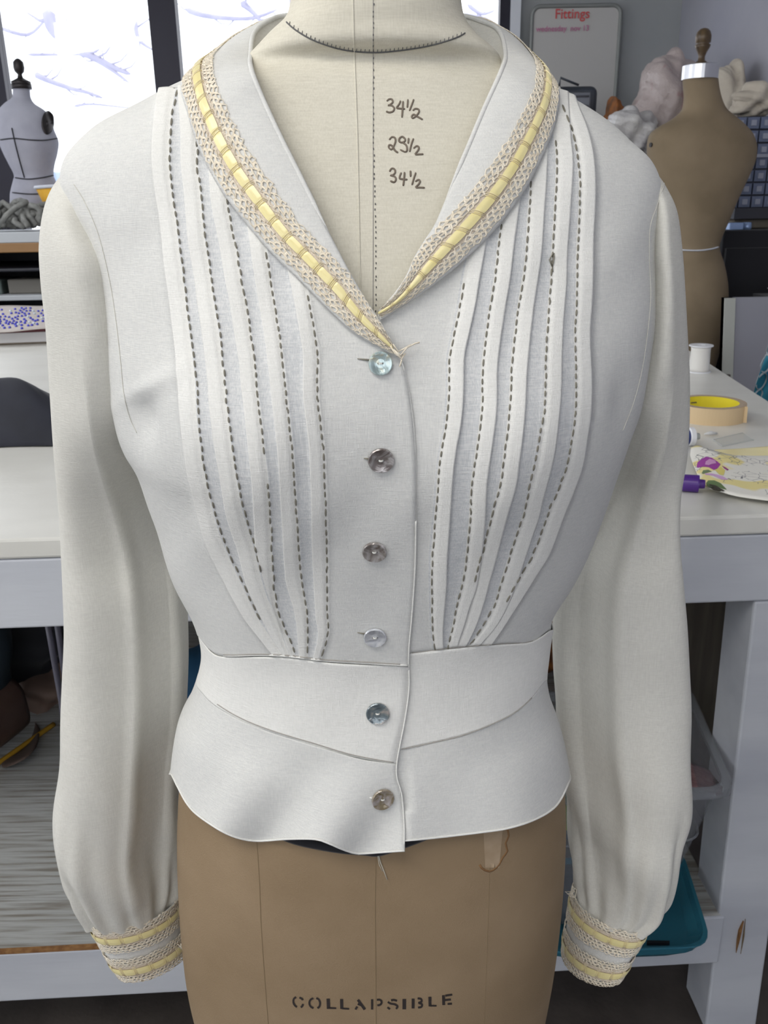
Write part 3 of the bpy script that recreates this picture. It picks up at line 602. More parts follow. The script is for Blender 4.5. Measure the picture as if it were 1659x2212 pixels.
# ------------------------------------------------------------------ lace
def hsh(a, b): 
    v = math.sin(a*12.9898+b*78.233)*43758.5453; return v-math.floor(v)
def lace_cells(mb, fmap, s0, s1, ncol, nrow, ua, ub, scal_a=0, scal_b=0, per=4):
    """open net of thread rings; fmap(s, u, off) gives the place; ua..ub is the band"""
    vs_s, vs_u, vs_o, faces = [], [], [], []
    top = nrow-1+.667; bot = -.667
    for r in range(nrow):
        for c in range(ncol):
            cx = c+.5*(r % 2); ring = []
            big = hsh(c//2*3.1, r+.5)
            for dx, dy in ((0,.667),(.5,.333),(.5,-.333),(0,-.667),(-.5,-.333),(-.5,.333)):
                x, y = cx+dx, r+dy; kx, ky = round(x*2), round(y*3)
                x += (hsh(kx, ky)-.5)*.62; y += (hsh(ky+7, kx)-.5)*.5; ring.append((x, y))
            mx = sum(a for a, b in ring)/6; my = sum(b for a, b in ring)/6; sh = .46+.24*big
            base = len(vs_s)
            for k, (lift, scl) in enumerate(((.0009, 1.0), (.0015, 1-(1-sh)*.5), (.0008, sh))):
                for x, y in ring:
                    xx, yy = mx+(x-mx)*scl, my+(y-my)*scl; f = (yy-bot)/(top-bot)
                    uu = ua+(ub-ua)*f
                    ph = abs(math.sin(math.pi*xx/per))
                    if scal_b: uu += (ub-ua)*scal_b*(ph-.6)*max(0, f-.5)*2
                    if scal_a: uu -= (ub-ua)*scal_a*(ph-.6)*max(0, .5-f)*2
                    vs_s.append(s0+(s1-s0)*xx/ncol); vs_u.append(uu); vs_o.append(lift)
            for ringi in (0, 6):
                for k in range(6):
                    k2 = (k+1) % 6; faces.append((base+ringi+k, base+ringi+k2, base+ringi+6+k2, base+ringi+6+k))
    p = fmap(np.array(vs_s), np.array(vs_u), np.array(vs_o)); mb.add(p, faces); return mb
def strip(fmap, s0, s1, n, ufun, off, lift=None):
    S = np.linspace(s0, s1, n); g = []
    for j, w in enumerate(np.linspace(0, 1, 7)):
        a, b = ufun(S); u = a+(b-a)*w; o_ = off+(lift(S) if lift is not None else 0)-(.0004*abs(w-.5)*2)
        g.append(fmap(S, u, o_))
    return np.swapaxes(np.array(g), 0, 1)
def lace_trim(fmap, s0, s1, length, uin, uout, root, cellm=.0047, seg=.0130, rw=.125, name='lace_trim', wscale=1.0):
    """uin / uout: functions of s for the two edges; ribbon woven through the middle"""
    def fm(s, w, off):                  # w 0 inner edge .. 1 outer edge
        a, b = uin(s), uout(s); return fmap(s, a+(b-a)*w, off)
    ncol = int(length/cellm); mb = MB()
    lace_cells(mb, fm, s0, s1, ncol, 3, -.02, .33, scal_a=.10); lace_cells(mb, fm, s0, s1, ncol, 3, .67, 1.02, scal_b=.10)
    lo = mb.build(name, M['lace'], root, True)
    g = strip(fm, s0, s1, ncol*2, lambda S: (.27+.012*np.sin(S*900), .73+.012*np.cos(S*800)), .0008); MB().grid(g).build('lace_ground', M['lace_dense'], lo, True)
    nseg = length/seg; ph = lambda S: (S-s0)/(s1-s0)*nseg
    dip = lambda S: .0011-.0009*np.exp(-((((ph(S)+.5) % 1)-.5)/.10)**2)
    rwf = lambda S: (.5-rw*(1-.25*np.exp(-((((ph(S)+.5) % 1)-.5)/.12)**2)), .5+rw*(1-.25*np.exp(-((((ph(S)+.5) % 1)-.5)/.12)**2)))
    g = strip(fm, s0, s1, int(nseg*16)+2, rwf, .0012, dip); rb = MB().grid(g).build('ribbon', M['ribbon'], lo, True)
    bars = MB()
    for i in range(int(nseg)+1):
        for d in (-.085, 0, .085):
            sc = s0+(s1-s0)*(i+d)/nseg
            if not (min(s0, s1) < sc < max(s0, s1)): continue
            S = np.full(6, sc); w = np.linspace(.5-rw-.05, .5+rw+.05, 6); pts = fm(S, w, np.array([.0008,.0020,.0022,.0022,.0020,.0008])); bars.tube(pts, .00022, 5)
    bars.build('ribbon_bar', M['bar'], rb, True)
    return lo
fc = lambda s, u, off: collar_pt(s, u, np.asarray(off)+.0004)
SUf = lambda s: np.interp(s, np.arange(len(ST)), SU)
Lc = lambda a, b: float(np.sum(np.linalg.norm(np.diff(collar_pt(np.linspace(a, b, 200), np.full(200, .7)), axis=0), axis=1)))
# even spacing along the collar
def even(a, b):
    k = np.linspace(a, b, 400); L = np.r_[0, np.cumsum(np.linalg.norm(np.diff(collar_pt(k, np.full(400, .75)), axis=0), axis=1))]
    return lambda s: np.interp(s*L[-1], L, k), L[-1]
ev, Ltot = even(0.25, len(ST)-1.05)
lace_trim(lambda s, u, off: fc(ev(s), u, off), 0, 1, Ltot, lambda s: SUf(ev(s))+.01, lambda s: np.interp(ev(s), [0, 3, 8, 14, 20, 26], [.97, .93, .97, .97, .95, .93]), blouse, name='lace_trim')
fry = MB()
for pts in ([(846,756),(862,768),(878,752),(895,744),(905,742)],[(850,760),(862,772),(868,765),(864,780),(860,792)],[(838,745),(850,764),(864,776),(874,764)],[(846,745),(858,760),(870,755),(886,746)]):
    fry.tube([on(x, y, .006, [B_FL, B_FR])[0] for x, y in pts], .0005, 5)
fry.build('frayed_thread', M['lace'], blouse, True)
# ------------------------------------------------------------------ buttons
BUT = [(822,785,26,'pearl button with greenish sheen',((.30,.38,.38),(.55,.68,.68),(.62,.60,.45)),(772,775)),(823,993,29,'dark smoky pearl button',((.16,.13,.12),(.30,.27,.26),(.6,.58,.58)),(786,990)),
 (809,1190,27,'brown grey pearl button',((.20,.16,.14),(.36,.33,.31),(.62,.6,.6)),None),(810,1375,25,'bright silvery pearl button',((.50,.52,.56),(.72,.74,.78),(.85,.86,.86)),(772,1366)),
 (816,1540,25,'dark blue grey pearl button',((.12,.15,.17),(.22,.27,.29),(.50,.46,.42)),None),(826,1725,24,'olive brown pearl button',((.22,.17,.07),(.36,.30,.22),(.55,.50,.48)),(798,1723))]
for bx, by, r, lab, cols, hole in BUT:
    p, n = on(bx, by, .0012, [B_FL, B_WL, B_PL]); n = Vector(n); sc = float((Vector(p)-_o).length)/F_PX*.98; R = r*sc
    pm = pearl('pearl '+lab.split(' pearl')[0], *cols)
    ax = n; a = (Vector((1,0,0))-ax*ax.x).normalized(); b = ax.cross(a); pc = Vector(p)
    # disc with a dished face and two real holes
    bm = bmesh.new(); seg = 40; rings = [(1.0, 0), (1.0, .0010), (.93, .0016), (.8, .0014), (.55, .0008), (.38, .0005)]
    vs = [[bm.verts.new(pc+ax*h+(a*math.cos(2*math.pi*k/seg)+b*math.sin(2*math.pi*k/seg))*R*q) for k in range(seg)] for q, h in rings]
    for i in range(len(vs)-1):
        for k in range(seg): bm.faces.new((vs[i][k], vs[i][(k+1)%seg], vs[i+1][(k+1)%seg], vs[i+1][k]))
    hz = []
    for sx in (-1, 1):
        hz.append([bm.verts.new(pc+ax*.0004+a*(sx*R*.17)+(a*math.cos(2*math.pi*k/12)+b*math.sin(2*math.pi*k/12))*R*.085) for k in range(12)])
    eds = []
    def loop(l):
        for k in range(len(l)):
            e = bm.edges.get((l[k], l[(k+1)%len(l)])) or bm.edges.new((l[k], l[(k+1)%len(l)])); eds.append(e)
    loop(vs[-1]); loop(hz[0]); loop(hz[1]); bmesh.ops.triangle_fill(bm, edges=eds, use_beauty=True)
    bm.faces.new(vs[0][::-1]); bmesh.ops.recalc_face_normals(bm, faces=bm.faces)
    me = bpy.data.meshes.new('button'); 
    for v in bm.verts: v.co -= blouse.location
    bm.to_mesh(me); bm.free(); me.materials.append(pm)
    bo = bpy.data.objects.new('button', me); COL.objects.link(bo); bo.parent = blouse; bo['label'] = lab
    md = MB(); md.lathe([(R*.09, 0), (R*.09, .0001)], pc+ax*.0002-a*R*.17, ax, 12); md.lathe([(R*.09, 0), (R*.09, .0001)], pc+ax*.0002+a*R*.17, ax, 12); md.build('button_hole', M['seam_dark'], bo)
    mt = MB()
    for o_ in (-.035, .035): mt.tube([pc+ax*.0002-a*R*.17+b*R*o_, pc+ax*.0011-a*R*.08+b*R*o_, pc+ax*.0011+a*R*.08+b*R*o_, pc+ax*.0002+a*R*.17+b*R*o_], R*.04, 6)
    mt.build('button_thread', M['thread_white'], bo, True)
    if hole:
        mh = MB(); mh.tube([on(hole[0]+(bx-r+4-hole[0])*f, hole[1]+(by-hole[1])*f*.3, .0003, [B_FL, B_WL, B_PL])[0] for f in (0, .5, 1)], [.0004, .0009, .0011], 6, flat=.6); mh.build('buttonhole', M['stitch'] if hole[1] < 1500 else M['linen_double'], blouse, True)
# ------------------------------------------------------------------ sleeves
def srow(l, yl, r, yr, bf, bb): return (P(l[0], l[1], yl), P(r[0], r[1], yr), bf, bb)
SLV = Loft([srow((176,352),.65,(200,362),.63,.010,.015),srow((139,384),.65,(205,412),.625,.026,.03),srow((115,440),.65,(208,475),.615,.036,.04),srow((103,520),.65,(236,556),.60,.040,.05),
 srow((106,600),.65,(254,640),.60,.041,.05),srow((116,700),.655,(268,720),.602,.041,.055),srow((121,800),.66,(279,810),.605,.041,.055),srow((125,900),.66,(293,895),.618,.042,.055),
 srow((128,990),.66,(315,975),.655,.044,.055),srow((132,1080),.66,(348,1065),.70,.046,.052),srow((137,1170),.66,(378,1155),.72,.048,.05),srow((142,1260),.66,(396,1250),.71,.048,.05),
 srow((146,1360),.66,(402,1350),.71,.048,.05),srow((143,1460),.66,(405,1450),.71,.048,.05),srow((140,1560),.655,(402,1550),.71,.050,.05),srow((136,1660),.65,(394,1640),.705,.052,.05),
 srow((131,1750),.645,(388,1730),.70,.052,.05),srow((130,1830),.64,(386,1810),.695,.050,.05),srow((149,1890),.64,(386,1875),.69,.045,.045),srow((172,1940),.64,(382,1915),.685,.038,.04),srow((190,1978),.64,(378,1940),.68,.031,.034)], 2.2, lambda t, th: -.040*np.clip((np.cos(th)-.30)/.45, 0, 1)**.8*np.clip((t-5)/4, 0, 1)*np.clip((20-t)/3, 0, 1)*(np.sin(th) > 0))
SRV = Loft([srow((1402,372),.63,(1414,374),.65,.008,.012),srow((1402,400),.625,(1428,408),.65,.020,.03),srow((1402,450),.615,(1445,460),.65,.030,.04),srow((1400,530),.61,(1454,540),.65,.034,.05),
 srow((1402,610),.61,(1458,620),.65,.036,.05),srow((1396,700),.612,(1464,710),.655,.037,.055),srow((1384,790),.615,(1471,800),.66,.037,.055),srow((1362,880),.625,(1473,890),.66,.038,.055),
 srow((1335,960),.655,(1470,970),.66,.040,.055),srow((1298,1050),.70,(1458,1060),.66,.042,.052),srow((1255,1140),.72,(1458,1150),.66,.044,.05),srow((1215,1230),.71,(1466,1240),.66,.045,.05),
 srow((1196,1330),.71,(1475,1340),.66,.046,.05),srow((1194,1430),.71,(1480,1440),.66,.047,.05),srow((1200,1530),.71,(1484,1540),.655,.048,.05),srow((1206,1630),.705,(1484,1640),.65,.050,.05),
 srow((1220,1720),.70,(1480,1740),.645,.050,.05),srow((1230,1800),.695,(1470,1810),.64,.047,.05),srow((1238,1870),.69,(1454,1880),.64,.043,.045),srow((1243,1915),.685,(1438,1940),.64,.037,.04),srow((1246,1940),.68,(1398,1982),.64,.031,.034)], 2.2, lambda t, th: -.038*np.clip((-np.cos(th)-.12)/.5, 0, 1)**.8*np.clip((t-6)/4, 0, 1)*np.clip((20-t)/3, 0, 1)*(np.sin(th) > 0))
def sl_disp(kk, ph, ridge, cap):
    def f(T, TH):
        low = np.clip((T-14)/6., 0, 1); c = np.cos(TH)*kk
        w = .0014*np.sin(TH*5+ph+.35*T)*np.clip(T/6, 0, 1) + low**2*.0042*np.sin(TH*13+ph)*np.clip((20.2-T)/1.5, .35, 1) + low*.0022*np.sin(TH*7+T*.7)
        w = w + .004*np.exp(-((c-ridge)/.10)**2)*np.clip((T-7)/3, 0, 1)
        w = w + .0022*np.sin(T*2.3+TH*3+ph)*np.exp(-((T-16.5)/2.)**2)
        return w
    return f
for nm, lf, kk, ph, rd in (('sleeve', SLV, 1, .3, .30), ('sleeve', SRV, -1, 1.9, .14)):
    v, f = loft_mesh(lf, 260, 200, disp=sl_disp(kk, ph, rd, 1)); o = obj(nm, v, f, M['sleeve'], blouse, True); fixn(o)
seam('armhole_seam', [(160,398),(185,440),(214,510),(238,610),(252,700),(262,790),(268,850),(280,900),(296,935)], .0003, M['sleeve'], [bvh_of(*loft_mesh(SLV, 120, 120))]+[B_FL], .0003)
seam('armhole_seam', [(1436,395),(1420,440),(1404,490),(1402,560),(1405,640),(1398,720),(1386,800),(1368,870),(1345,930)], .0003, M['sleeve'], [bvh_of(*loft_mesh(SRV, 120, 120))]+[B_FR], .0003)
# cuffs
CL = Loft([srow((192,1970),.64,(384,1932),.68,.029,.032),srow((212,2010),.64,(390,1968),.68,.028,.03),srow((232,2048),.64,(398,2006),.68,.027,.03),srow((258,2088),.64,(408,2046),.68,.026,.03)], 2.1)
CR = Loft([srow((1242,1930),.68,(1398,1978),.64,.030,.032),srow((1232,1972),.68,(1382,2016),.64,.029,.03),srow((1224,2020),.68,(1362,2052),.64,.028,.03),srow((1218,2068),.68,(1342,2088),.64,.027,.03)], 2.1)
for lf in (CL, CR):
    v, f = loft_mesh(lf, 30, 80, t0=0.15, t1=2.9); cu = obj('cuff', v, f, M['linen'], blouse, True); solid(cu, .001); fixn(cu)
    def fm(s, u, off, lf=lf):
        th = math.pi+.5-s*(math.pi+1.0); p = lf(u, th); return p+lf.nrm(u, th)*(np.asarray(off)+.0010)[..., None]
    k = np.linspace(0, 1, 100); Lf = float(np.sum(np.linalg.norm(np.diff(fm(k, np.full(100, 1.), np.zeros(100)), axis=0), axis=1)))
    lace_trim(fm, 0, 1, Lf, lambda s: 0*s-.0+.02, lambda s: 0*s+1.35, cu, cellm=.0038, rw=.11)
    lace_trim(fm, 0, 1, Lf, lambda s: 0*s+1.75, lambda s: 0*s+2.99, cu, cellm=.0038, rw=.11)
for cx, cy in ((1237,1925),(396,2035)):
    fz = MB()
    for i in range(5):
        pts = [P(cx+rng.uniform(-6, 6)+j*rng.uniform(-4, 3), cy+rng.uniform(-12, 12)+j*3, .66) for j in range(5)]; fz.tube(pts, .0004, 5)
    fz.build('frayed_thread', M['lace'], blouse, True)
# ------------------------------------------------------------------ the dress form under the blouse
hipz = FORMH(11., 0.)[2]
form = thing('dress_form', 'dress form with linen-covered chest and tan stencilled hips wearing the blouse', 'dress form', (float((FORMH(11., 0.)[0]+FORMH(11., math.pi)[0])/2), Y0, 0))
v, f = loft_mesh(FORMU, 190, 160, t0=2.93, captop=False, capbot=True); up = obj('chest_cover', v, f, M['form_linen'], form, True, 'pale linen chest cover'); fixn(up); B_FU = bvh_of(v, f)
v, f = loft_mesh(FORMU, 40, 120, t0=0, t1=2.95, captop=True); nk = obj('neck', v, f, M['form_linen'], form, True); fixn(nk); B_NK = bvh_of(v, f)
v, f = loft_mesh(FORMH, 120, 160, captop=True, capbot=True); hp = obj('hip_cover', v, f, M['form_tan'], form, True, 'tan cloth hip cover'); fixn(hp); B_HP = bvh_of(v, f)
FB = [B_FU, B_NK, B_HP]
seam('neck_seam', [(619,48),(640,66),(680,88),(740,107),(808,113),(870,108),(930,98),(985,82),(1004,72)], .00045, M['seam_dark'], FB, .0002, form)
mb = MB()
for x in range(626, 1000, 9):
    y = float(hcurve([(619,48),(640,66),(680,88),(740,107),(808,113),(870,108),(930,98),(985,82),(1004,72)])(x)); mb.tube([on(x, y-1, .0004, FB)[0], on(x+1, y-7, .0004, FB)[0]], .00022, 4)
mb.build('neck_stitches', M['seam_dark'], form)
mb = MB(); mb.tube([on(806, -30+i*7.5, .0001, FB)[0] + np.array([.000, 0, 0]) for i in range(100)], .0003, 5); mb.build('centre_seam', M['seam_grey'], form, True)
mb = MB()
for i in range(52):
    y = 8+i*13+rng.uniform(-3, 3); x = 807+rng.uniform(-1, 1)+ (5 if y > 300 else 0)*min(1, (y-300)/250.) ; mb.tube([on(x, y, .0004, FB)[0], on(x+rng.uniform(-.5,.5), y+4.0, .0003, FB)[0]], .0003, 4)
mb.build('centre_stitches', M['seam_dark'], form)
seam('seam_tape', [(762,-30),(765,100),(772,300),(776,500),(780,680)], .0006, M['form_linen'], FB, .0, form)
# handwriting
def inkline(pts, mt, r=.0011, bvs=FB, flat=.35, nm='ink'):
    pass
HW = []
def hw(rows, ox, oy, s):
    return [[(820+x*.09946, 200+y*.09946) for x, y in st] for st in rows]
L1 = [[(155,190),(200,150),(265,150),(285,210),(225,265),(180,280),(260,285),(315,340),(290,410),(210,435),(140,410)],[(455,180),(420,260),(370,335),(450,350),(550,360)],[(510,190),(500,330),(485,545)],[(615,150),(600,330)],[(740,150),(700,260),(645,400)],
      [(720,395),(770,355),(845,370),(850,430),(790,510),(720,560),(695,520),(740,480),(800,515),(870,555),(935,590)]]
L2 = [[(210,1030),(260,970),(330,985),(345,1060),(310,1160),(255,1240),(195,1190),(215,1140),(280,1170),(330,1260),(400,1310)],[(540,1000),(490,960),(430,1000),(425,1060),(480,1090),(545,1060),(545,1000),(500,960)],[(500,1090),(580,1150),(595,1250),(550,1290),(445,1240)],[(630,990),(620,1110)],[(735,1000),(690,1120),(650,1290)],
      [(735,1215),(800,1165),(850,1190),(840,1250),(775,1340),(860,1345),(950,1340)]]
L3 = [[(215,1720),(260,1650),(325,1670),(335,1740),(290,1790),(235,1800),(330,1830),(350,1900),(310,1950),(230,1920)],[(470,1740),(430,1860),(510,1885),(605,1890)],[(540,1730),(530,1880),(510,2030)],[(668,1700),(672,1830)],[(785,1740),(740,1870),(700,2010)],
      [(775,1935),(840,1895),(875,1930),(850,1990),(785,2060),(870,2065),(980,2070)]]
ink = MB()
for ln in (L1, L2, L3):
    for st in hw(ln, 0, 0, 1):
        a = np.array(st); k = np.linspace(0, len(a)-1, max(3, len(a)*3)); q = catmull(a, k)
        ink.tube([on(x, y, .0001, FB)[0] for x, y in q], [.0004]+[.00062]*(len(q)-2)+[.0004], 5)
ink.build('handwritten_sizes', M['ink'], form, True, 'handwritten measurements in brown marker')
# stencil word, letter strokes as solid ribbons (scaled zoom coordinates)
sx = lambda x: 600+x*400/1659.; sy = lambda y: 2110+y*102/423.
ST_L = [[[(165,178),(145,195),(141,225),(152,250),(172,268)]],[[(195,182),(215,192),(224,206)]],[[(228,240),(218,262),(206,268)]],
 [[(318,188),(292,205),(284,235),(295,262),(320,278)]],[[(345,188),(368,200),(379,230),(374,262),(356,278)]],
 [[(452,192),(455,284)]],[[(455,276),(524,278)]],[[(572,196),(574,284)]],[[(574,280),(640,284)]],
 [[(718,202),(780,290)]],[[(712,262),(696,290)]],[[(716,240),(748,252)]],[[(845,198),(845,290)]],[[(888,202),(920,205),(930,228),(915,248),(892,252)]],
 [[(1068,212),(1040,204),(1015,208)]],[[(985,222),(1010,236),(1050,244),(1072,262),(1060,284)]],[[(982,270),(1005,286)]],[[(1133,196),(1133,288)]],
 [[(1212,192),(1212,280)]],[[(1252,190),(1284,196),(1286,220),(1262,230),(1290,242),(1286,266),(1256,272)]],[[(1362,176),(1364,262)]],[[(1362,256),(1422,256)]],
 [[(1484,162),(1486,250)]],[[(1500,166),(1562,156)]],[[(1490,206),(1550,200)]],[[(1520,240),(1560,238)]]]
thick = {5:30,7:28,9:24,12:20,17:32,18:26,20:27,22:26,6:15,8:15,21:15}
stc = MB()
for i, s_ in enumerate(ST_L):
    a = np.array(s_[0], float); n = max(4, len(a)*4); q = catmull(a, np.linspace(0, len(a)-1, n)); w = thick.get(i, 18)/2
    tg = np.gradient(q, axis=0); tg /= np.linalg.norm(tg, axis=1, keepdims=True)+1e-9; nn = np.stack([-tg[:, 1], tg[:, 0]], 1)
    A1, A2 = q+nn*w, q-nn*w
    g = np.array([[on(sx(p[0]), sy(p[1]), .0004, FB)[0] for p in (a1, (a1+a2)/2, a2)] for a1, a2 in zip(A1, A2)]); stc.grid(g)
so = stc.build('stencil_lettering', M['ink_black'], form, True, 'black stencilled word COLLAPSIBLE')
seam('hip_seam', [(812,1842),(810,1950),(811,2060),(812,2230)], .0005, M['tan_seam'], [B_HP], -.0001, form)
seam('side_panel_seam', [(553,1800),(560,1900),(564,2000),(572,2120),(580,2220)], .0005, M['tan_seam'], [B_HP], -.0001, form)
seam('side_panel_seam', [(1060,1800),(1057,1900),(1052,2050),(1046,2220)], .0004, M['tan_seam'], [B_HP], -.0002, form)
M['stain'] = mat('water stain edge', (.22, .115, .045), .8); M['tape_patch'] = mat('old glue patch', (.45, .34, .23), .7, col2=(.37, .27, .17), nscale=60)
seam('water_stain', [(1095,1788),(1099,1805),(1092,1822),(1096,1838),(1086,1852),(1076,1870),(1060,1882),(1044,1878),(1036,1868)], .0012, M['stain'], [B_HP], -.0006, form)
mb = MB(); g = np.array([[on(1044+u*42-(v*8 if u > .5 else -v*4), 1788+v*86, .0002, [B_HP])[0] for u in np.linspace(0, 1, 5)] for v in np.linspace(0, 1, 9)]); mb.grid(g); mb.build('glue_patch', M['tape_patch'], form, True)
seam('waist_strip', [(600,1800),(640,1815),(690,1826),(740,1834),(790,1838),(815,1840),(850,1830),(900,1812),(930,1800)], .0042, M['black'], [B_HP], -.001, form, label='black strip around the hips')  # narrow black strip across the hips, just below the peplum hem
mb = MB(); mb.tube([on(x, y, .001, FB)[0] for x, y in ((818,1846),(822,1862),(830,1882),(836,1898))], .0004, 4); mb.tube([on(x, y, .001, FB)[0] for x, y in ((816,1846),(819,1866),(826,1880))], .0003, 4); mb.build('loose_thread', M['form_linen'], form, True)
b_ = MB(); c0 = np.array(form.location); b_.lathe([(.016, .34), (.016, .02)][::-1], (c0[0], Y0, 0), seg=20); b_.lathe([(.030, .20), (.030, .30)], (c0[0], Y0, 0), seg=20); b_.build('stand_pole', mat('iron stand', (.05, .05, .05), .5, metal=.8), form, True)
b_.v, b_.f = [], []; 
b_.lathe([(.016, 0), (.016, float(hipz)-.33+.0)], (c0[0], Y0, .33), seg=20); b_.build('upper_pole', bpy.data.materials['iron stand'], form, True)
for k in range(4):
    a = k*math.pi/2+.6; l_ = MB(); l_.tube([(c0[0], Y0, .12), (c0[0]+.12*math.cos(a), Y0+.12*math.sin(a), .10), (c0[0]+.24*math.cos(a), Y0+.24*math.sin(a), .012)], [.012, .011, .012], 10); l_.build('stand_leg', bpy.data.materials['iron stand'], form, True)
# ================================================================== things on the table, right
ZT = 1.0
def TP(px, py, z=ZT): return PZ(px, py, z)
def sc_at(p): return float(np.dot(np.asarray(p)-CAM, fwd))/F_PX   # metres per pixel there
M['plastic_white'] = mat('white plastic', (.80, .81, .84), .35); M['thread_satin'] = mat('wound white thread', (.78, .76, .72), .4, bump=.0003, bscale=2500, bstretch=(.02, .02, 1))
p = TP(1509, 803); s = sc_at(p)*1.0; e = thing('thread_spool', 'white thread spool standing on the table beyond the masking tape', 'spool', p)
b = MB(); b.lathe([(26*s*.88, .003), (24*s*.88, .012), (22.5*s*.88, .058), (24*s*.88, .068)], p, seg=32); b.build('thread', M['thread_satin'], e, True)
b = MB(); b.lathe([(25*s, 0), (25*s, .003)], p, seg=32); b.build('flange', M['plastic_white'], e, False); b = MB(); b.lathe([(25*s, .0675), (25*s, .0705), (8*s, .0706), (8*s, .060)], p, seg=32); b.build('flange', M['plastic_white'], e, False)
p = TP(1508, 880); s = sc_at(p); e = MB(); e.lathe([(15*s, 0), (17*s, .004), (16*s, .012), (10*s, .019), (3*s, .020)], p+np.array([0, .02, 0]), seg=24); o = e.build('bobbin_cap', M['plastic_white'], None, True); tag(o, 'small white domed cap behind the masking tape roll', 'cap')
# masking tape roll
M['tape_side'] = mat('masking tape side', (.42, .32, .23), .75, col2=(.48, .38, .28), nscale=200); M['tape_face'] = mat('masking tape face', (.68, .51, .30), .6, bump=.0001, bscale=600); M['tape_core'] = mat('yellow card core', (.78, .66, .03), .5)
cL_, cR_ = TP(1452, 905, ZT+.022), TP(1607, 893, ZT+.022); c = (TP(1470, 905)+TP(1606, 905))/2; rad = float(np.linalg.norm(TP(1606, 903)-TP(1456, 903))/2); c = (TP(1606, 903)+TP(1456, 903))/2; c[2] = ZT
e = thing('masking_tape_roll', 'masking tape roll with bright yellow core lying on the table', 'tape', c); H = .034
b = MB(); b.lathe([(rad*.80, 0), (rad, 0), (rad, H), (rad*.80, H)], c, seg=64, cap=False); b.build('tape', M['tape_face'], e)
b = MB(); b.lathe([(rad*.805, H+.0003), (rad*.999, H+.0003)], c, seg=64, cap=False); b.build('tape_side', M['tape_side'], e)
b = MB(); b.lathe([(rad*.795, 0), (rad*.80, 0), (rad*.80, H), (rad*.795, H)], c, seg=64, cap=False); co_ = b.build('core', M['tape_core'], e)
b = MB()
for a0, n_ in ((1.95, 9), (2.2, 7)): 
    for i in range(n_):
        a = (a0-i*.028) + (.0 if a0 < 2 else .05); q = c+np.array([math.cos(a)*rad*.793, math.sin(a)*rad*.793, H*.62]); b.box(q, (.0022, .0008, .0022), a)
b.build('core_print', M['ink'], co_)
a = -.75; q = c+np.array([math.cos(a)*rad*1.002, math.sin(a)*rad*1.002, 0]); b = MB(); b.grid([[q+np.array([0, 0, .001]), q+np.array([0, 0, H])], [q+np.array([.006, -.004, .001]), q+np.array([.005, -.003, H])]]); o = b.build('loose_end', M['tape_face'], e); solid(o, .0006)
M['chalk'] = mat('white chalk crumb', (.62, .62, .62), .9)
p = TP(1535, 942); b = MB(); b.tube([p+np.array([-.012, 0, .004]), p+np.array([0, .001, .006]), p+np.array([.013, .004, .004])], [.002, .006, .003], 7, flat=.6); tag(b.build('tape_scrap', M['chalk'], None, True), 'crumpled scrap of white tape in front of the tape roll', 'scrap')
# clear plastic rectangle
M['clear'] = mat('clear plastic', (.75, .78, .76), .15, alpha=.18, spec=.8); M['clear_edge'] = mat('clear plastic edge', (.42, .44, .42), .3)
q = [TP(1540, 952), TP(1604, 937), TP(1628, 952), TP(1560, 966)]; b = MB(); b.hexa([a+np.array([0,0,.0002]) for a in q], [a+np.array([0,0,.002]) for a in q]); e = b.build('plastic_case', M['clear'], None); tag(e, 'flat clear plastic case lying between tape roll and printed cloth', 'case')
b = MB(); b.tube([a+np.array([0,0,.002]) for a in q], .0006, 4, closed=True, cap=False); b.build('rim', M['clear_edge'], e)
# blue tube with white cap
M['blue'] = mat('dark blue plastic', (.012, .035, .20), .35); M['purple'] = mat('purple plastic', (.075, .018, .22), .32)
p1 = TP(1502, 958, ZT+.018)+0; ax = np.array([-1, -.10, 0]); ax = ax/np.linalg.norm(ax); p1 = PZ(1494, 943, ZT+.017); s = sc_at(p1)
e = thing('glue_tube', 'dark blue tube with round white cap lying in front of the tape', 'tube', (p1[0], p1[1], ZT))
b = MB(); b.lathe([(17.5*s, .004), (18*s, .02), (18*s, .11), (15*s, .13)], p1, ax, 32); b.build('tube_body', M['blue'], e, True); b = MB(); b.lathe([(17*s, -.004), (20.5*s, -.002), (20.5*s, .006), (17*s, .008)], p1, ax, 32); b.build('cap', M['plastic_white'], e); b = MB(); b.lathe([(7*s, -.014), (8*s, -.003)], p1, ax, 20); b.build('spout', M['clear_edge'], e)
# purple marker cap
p1 = PZ(1508, 1045, ZT+.0135); s = sc_at(p1); ax = np.array([-1, .30, 0]); ax /= np.linalg.norm(ax); 
e = thing('purple_marker', 'purple capped marker lying near the front edge of the table', 'marker', (p1[0], p1[1], ZT))
b = MB(); b.lathe([(18.5*s, -.001), (19*s, .001), (18.5*s, .022), (15*s, .024)], p1, ax, 28); b.build('cap', M['purple'], e, False); b = MB(); b.lathe([(9*s, -.010), (10*s, -.008), (10.5*s, -.001)], p1, ax, 20); b.build('cap_tip', M['purple'], e); b = MB(); b.lathe([(14*s, .022), (14.5*s, .028), (14.5*s, .13), (9*s, .14)], p1, ax, 24); b.build('barrel', M['plastic_white'], e)
